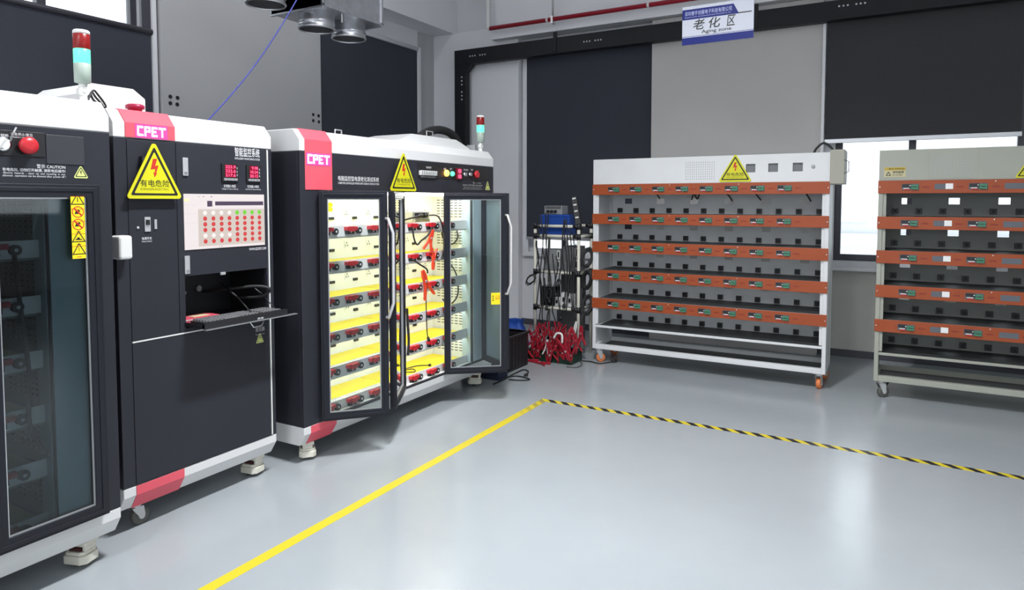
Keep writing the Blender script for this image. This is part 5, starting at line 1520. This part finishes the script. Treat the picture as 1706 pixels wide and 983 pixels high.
for layer in range(4):
    for k in range(8):
        x = -3.02 + k * 0.064 + 0.03 * (layer % 2) + rng.uniform(-0.006, 0.006)
        spots.append((x, 5.575 + 0.05 * layer + 0.026 * (k % 2), 0.105 + 0.052 * layer + rng.uniform(-0.012, 0.012)))
for (x, y, z) in spots:
    o = proto if first else copy_tree(proto); first = False
    roll = rng.choice((0, 0, math.pi)) + rng.uniform(-0.55, 0.55)
    o.rotation_mode = 'XYZ'
    place(o, (x, y, z), (math.radians(90 + rng.uniform(-6, 6)), roll, math.radians(rng.uniform(-12, 12))))
    q = rng.uniform(0.95, 1.15); o.scale = (q, q, q)
o = copy_tree(proto); place(o, (-2.76, 5.548, 0.085), (math.radians(-78), 0.25, 0.1)); o.scale = (1.3, 1.3, 1.2); o['label'] = 'red test clip with spread handles standing in front of the heap'
o = copy_tree(proto); place(o, (-2.975, 5.53, 0.013), (0, 0, 1.75)); o.scale = (1.0, 1.0, 1.0); o['label'] = 'red test clip lying flat on floor, left of the heap'
o = copy_tree(proto); place(o, (-2.84, 5.50, 0.013), (0, 0, 1.35)); o['label'] = 'red test clip lying flat on floor, in front of the heap'
o = copy_tree(proto); place(o, (-2.60, 5.55, 0.14), (math.radians(-80), -0.3, -0.2)); o.scale = (1.35, 1.35, 1.2); o['label'] = 'large red test clip upright at right end of the heap'
wproto = clamp_tree('test_clip', 'white test clip hanging at right post above the heap', M_whiteplastic, None)
place(wproto, (-2.625, 5.80, 0.27), (math.radians(86), 0.15, 0.1)); wproto.scale = (0.9, 1.5, 1)
o = copy_tree(wproto); place(o, (-2.80, 5.56, 0.16), (math.radians(80), 0.1, 0.2)); o.scale = (0.7, 0.9, 1); o['label'] = 'white test clip standing in front of the red heap'
mb = MB(); mb.tube(dens([(-2.73, 5.57, 0.24), (-2.70, 5.57, 0.285), (-2.65, 5.57, 0.28), (-2.645, 5.57, 0.20)], 5), 0.010, 10)
tag(mb.build('white_hook', M_whiteplastic), 'bent white plastic hook lying on the red heap', 'hook')
GL = 'thin red and black leads tangled over the heap'
for k in range(10):
    x = -3.0 + 0.045 * k
    pts = [(x, 5.64, 0.30 + 0.06 * rng.random()), (x + 0.03 * rng.uniform(-1, 1), 5.60, 0.28), (x + 0.05 * rng.uniform(-1, 1), 5.585, 0.18), (x + 0.06 * rng.uniform(-1, 1), 5.58, 0.06)]
    cable('thin dark red lead trailing down the red heap', pts, 0.004, mat('dark_red_lead', (0.30, 0.012, 0.02), 0.4), group=GL, name='test_lead', k=5)

# crate, bag and case between open cabinet and shelf
cr = thing('storage_crate', 'black plastic crate on floor behind the open right-hand door', 'crate', (-3.13, 5.2, 0))
mb = MB(); x0, x1, y0, y1, h = -3.36, -2.925, 4.97, 5.43, 0.315
v = []
mb.box(x0, x1, y0, y1, 0, 0.008)
for (a0, a1, b0, b1) in ((x0, x1, y0, y0 + .008), (x0, x1, y1 - .008, y1), (x0, x0 + .008, y0 + .008, y1 - .008), (x1 - .008, x1, y0 + .008, y1 - .008)): mb.box(a0, a1, b0, b1, 0.008, h)
mb.build('crate_body', M_blackplastic, cr, bevel=0.004)
mb = MB(); mb.ring(FZ(h), [(x0 - .014, y0 - .014), (x1 + .014, y0 - .014), (x1 + .014, y1 + .014), (x0 - .014, y1 + .014)], [(x0 + .008, y0 + .008), (x1 - .008, y0 + .008), (x1 - .008, y1 - .008), (x0 + .008, y1 - .008)], -0.02, 0.0); mb.build('rim', M_blackplastic, cr, bevel=0.003)
mb = MB()
for k in range(7): mb.box(x1, x1 + 0.006, y0 + 0.04 + k * 0.06, y0 + 0.05 + k * 0.06, 0.02, h - 0.02)
mb.build('ribs', M_blackplastic, cr)
bgm = MB(); prof = [(0.0, 0.10), (0.05, 0.15), (0.16, 0.155), (0.27, 0.12), (0.33, 0.09), (0.36, 0.10)]
vs, fs2 = [], []
for i, (hh, rr) in enumerate(prof):
    for j in range(26):
        q = 2 * math.pi * j / 26; rv = rr * (1 + 0.10 * math.sin(5 * q + i) + 0.06 * math.sin(9 * q - 2 * i))
        vs.append((-3.20 + rv * math.cos(q), 5.64 + rv * 0.9 * math.sin(q), hh))
for i in range(len(prof) - 1):
    for j in range(26): fs2.append((i * 26 + j, i * 26 + (j + 1) % 26, (i + 1) * 26 + (j + 1) % 26, (i + 1) * 26 + j))
bgm.add(vs, fs2, True); bgm.f.append(list(range(26))[::-1]); bgm.m.append(0); bgm.sm.append(False)
tag(bgm.build('plastic_bag', M_blue), 'crumpled blue plastic bag behind the black crate', 'bag')
cs = thing('flat_case', 'low navy plastic case on floor under the open right-hand door', 'case', (-3.0, 4.88, 0))
mb = MB(); mb.box(-3.25, -2.86, 4.80, 4.945, 0, 0.05); mb.build('bottom_shell', M_navy, cs, bevel=0.006)
mb = MB(); mb.box(-3.248, -2.862, 4.802, 4.943, 0.05, 0.085); mb.build('lid', M_navy, cs, bevel=0.006)
# cables lying on the floor
def fl(px, py, z=0.007):
    v = at(px, py, 'z', z); return (v.x, v.y, z)
cable('black power cable with plug lying on floor in front of the black crate', [fl(822, 640), fl(840, 632), fl(858, 622), fl(872, 616), fl(880, 619), fl(877, 624.5)], 0.006, plug=0.035)
cable('black cable loop lying on floor beside the black crate plug', [fl(838, 630), fl(860, 626.5), fl(880, 630.5), fl(880, 633), fl(862, 633.5), fl(848, 632)], 0.006)
cable('thin grey cable loop on floor at right of the red heap', [fl(950, 603.5), fl(966, 602), fl(969, 608), fl(960, 612), fl(944, 611)], 0.0045, mat('grey_cable', (0.08, 0.085, 0.085), 0.5))
cable('black cable with plug on floor passing the white rack wheel', [fl(970, 601), fl(985, 602.5), fl(998, 605.5), fl(1012, 604), fl(1020, 603)], 0.006, plug=0.04)
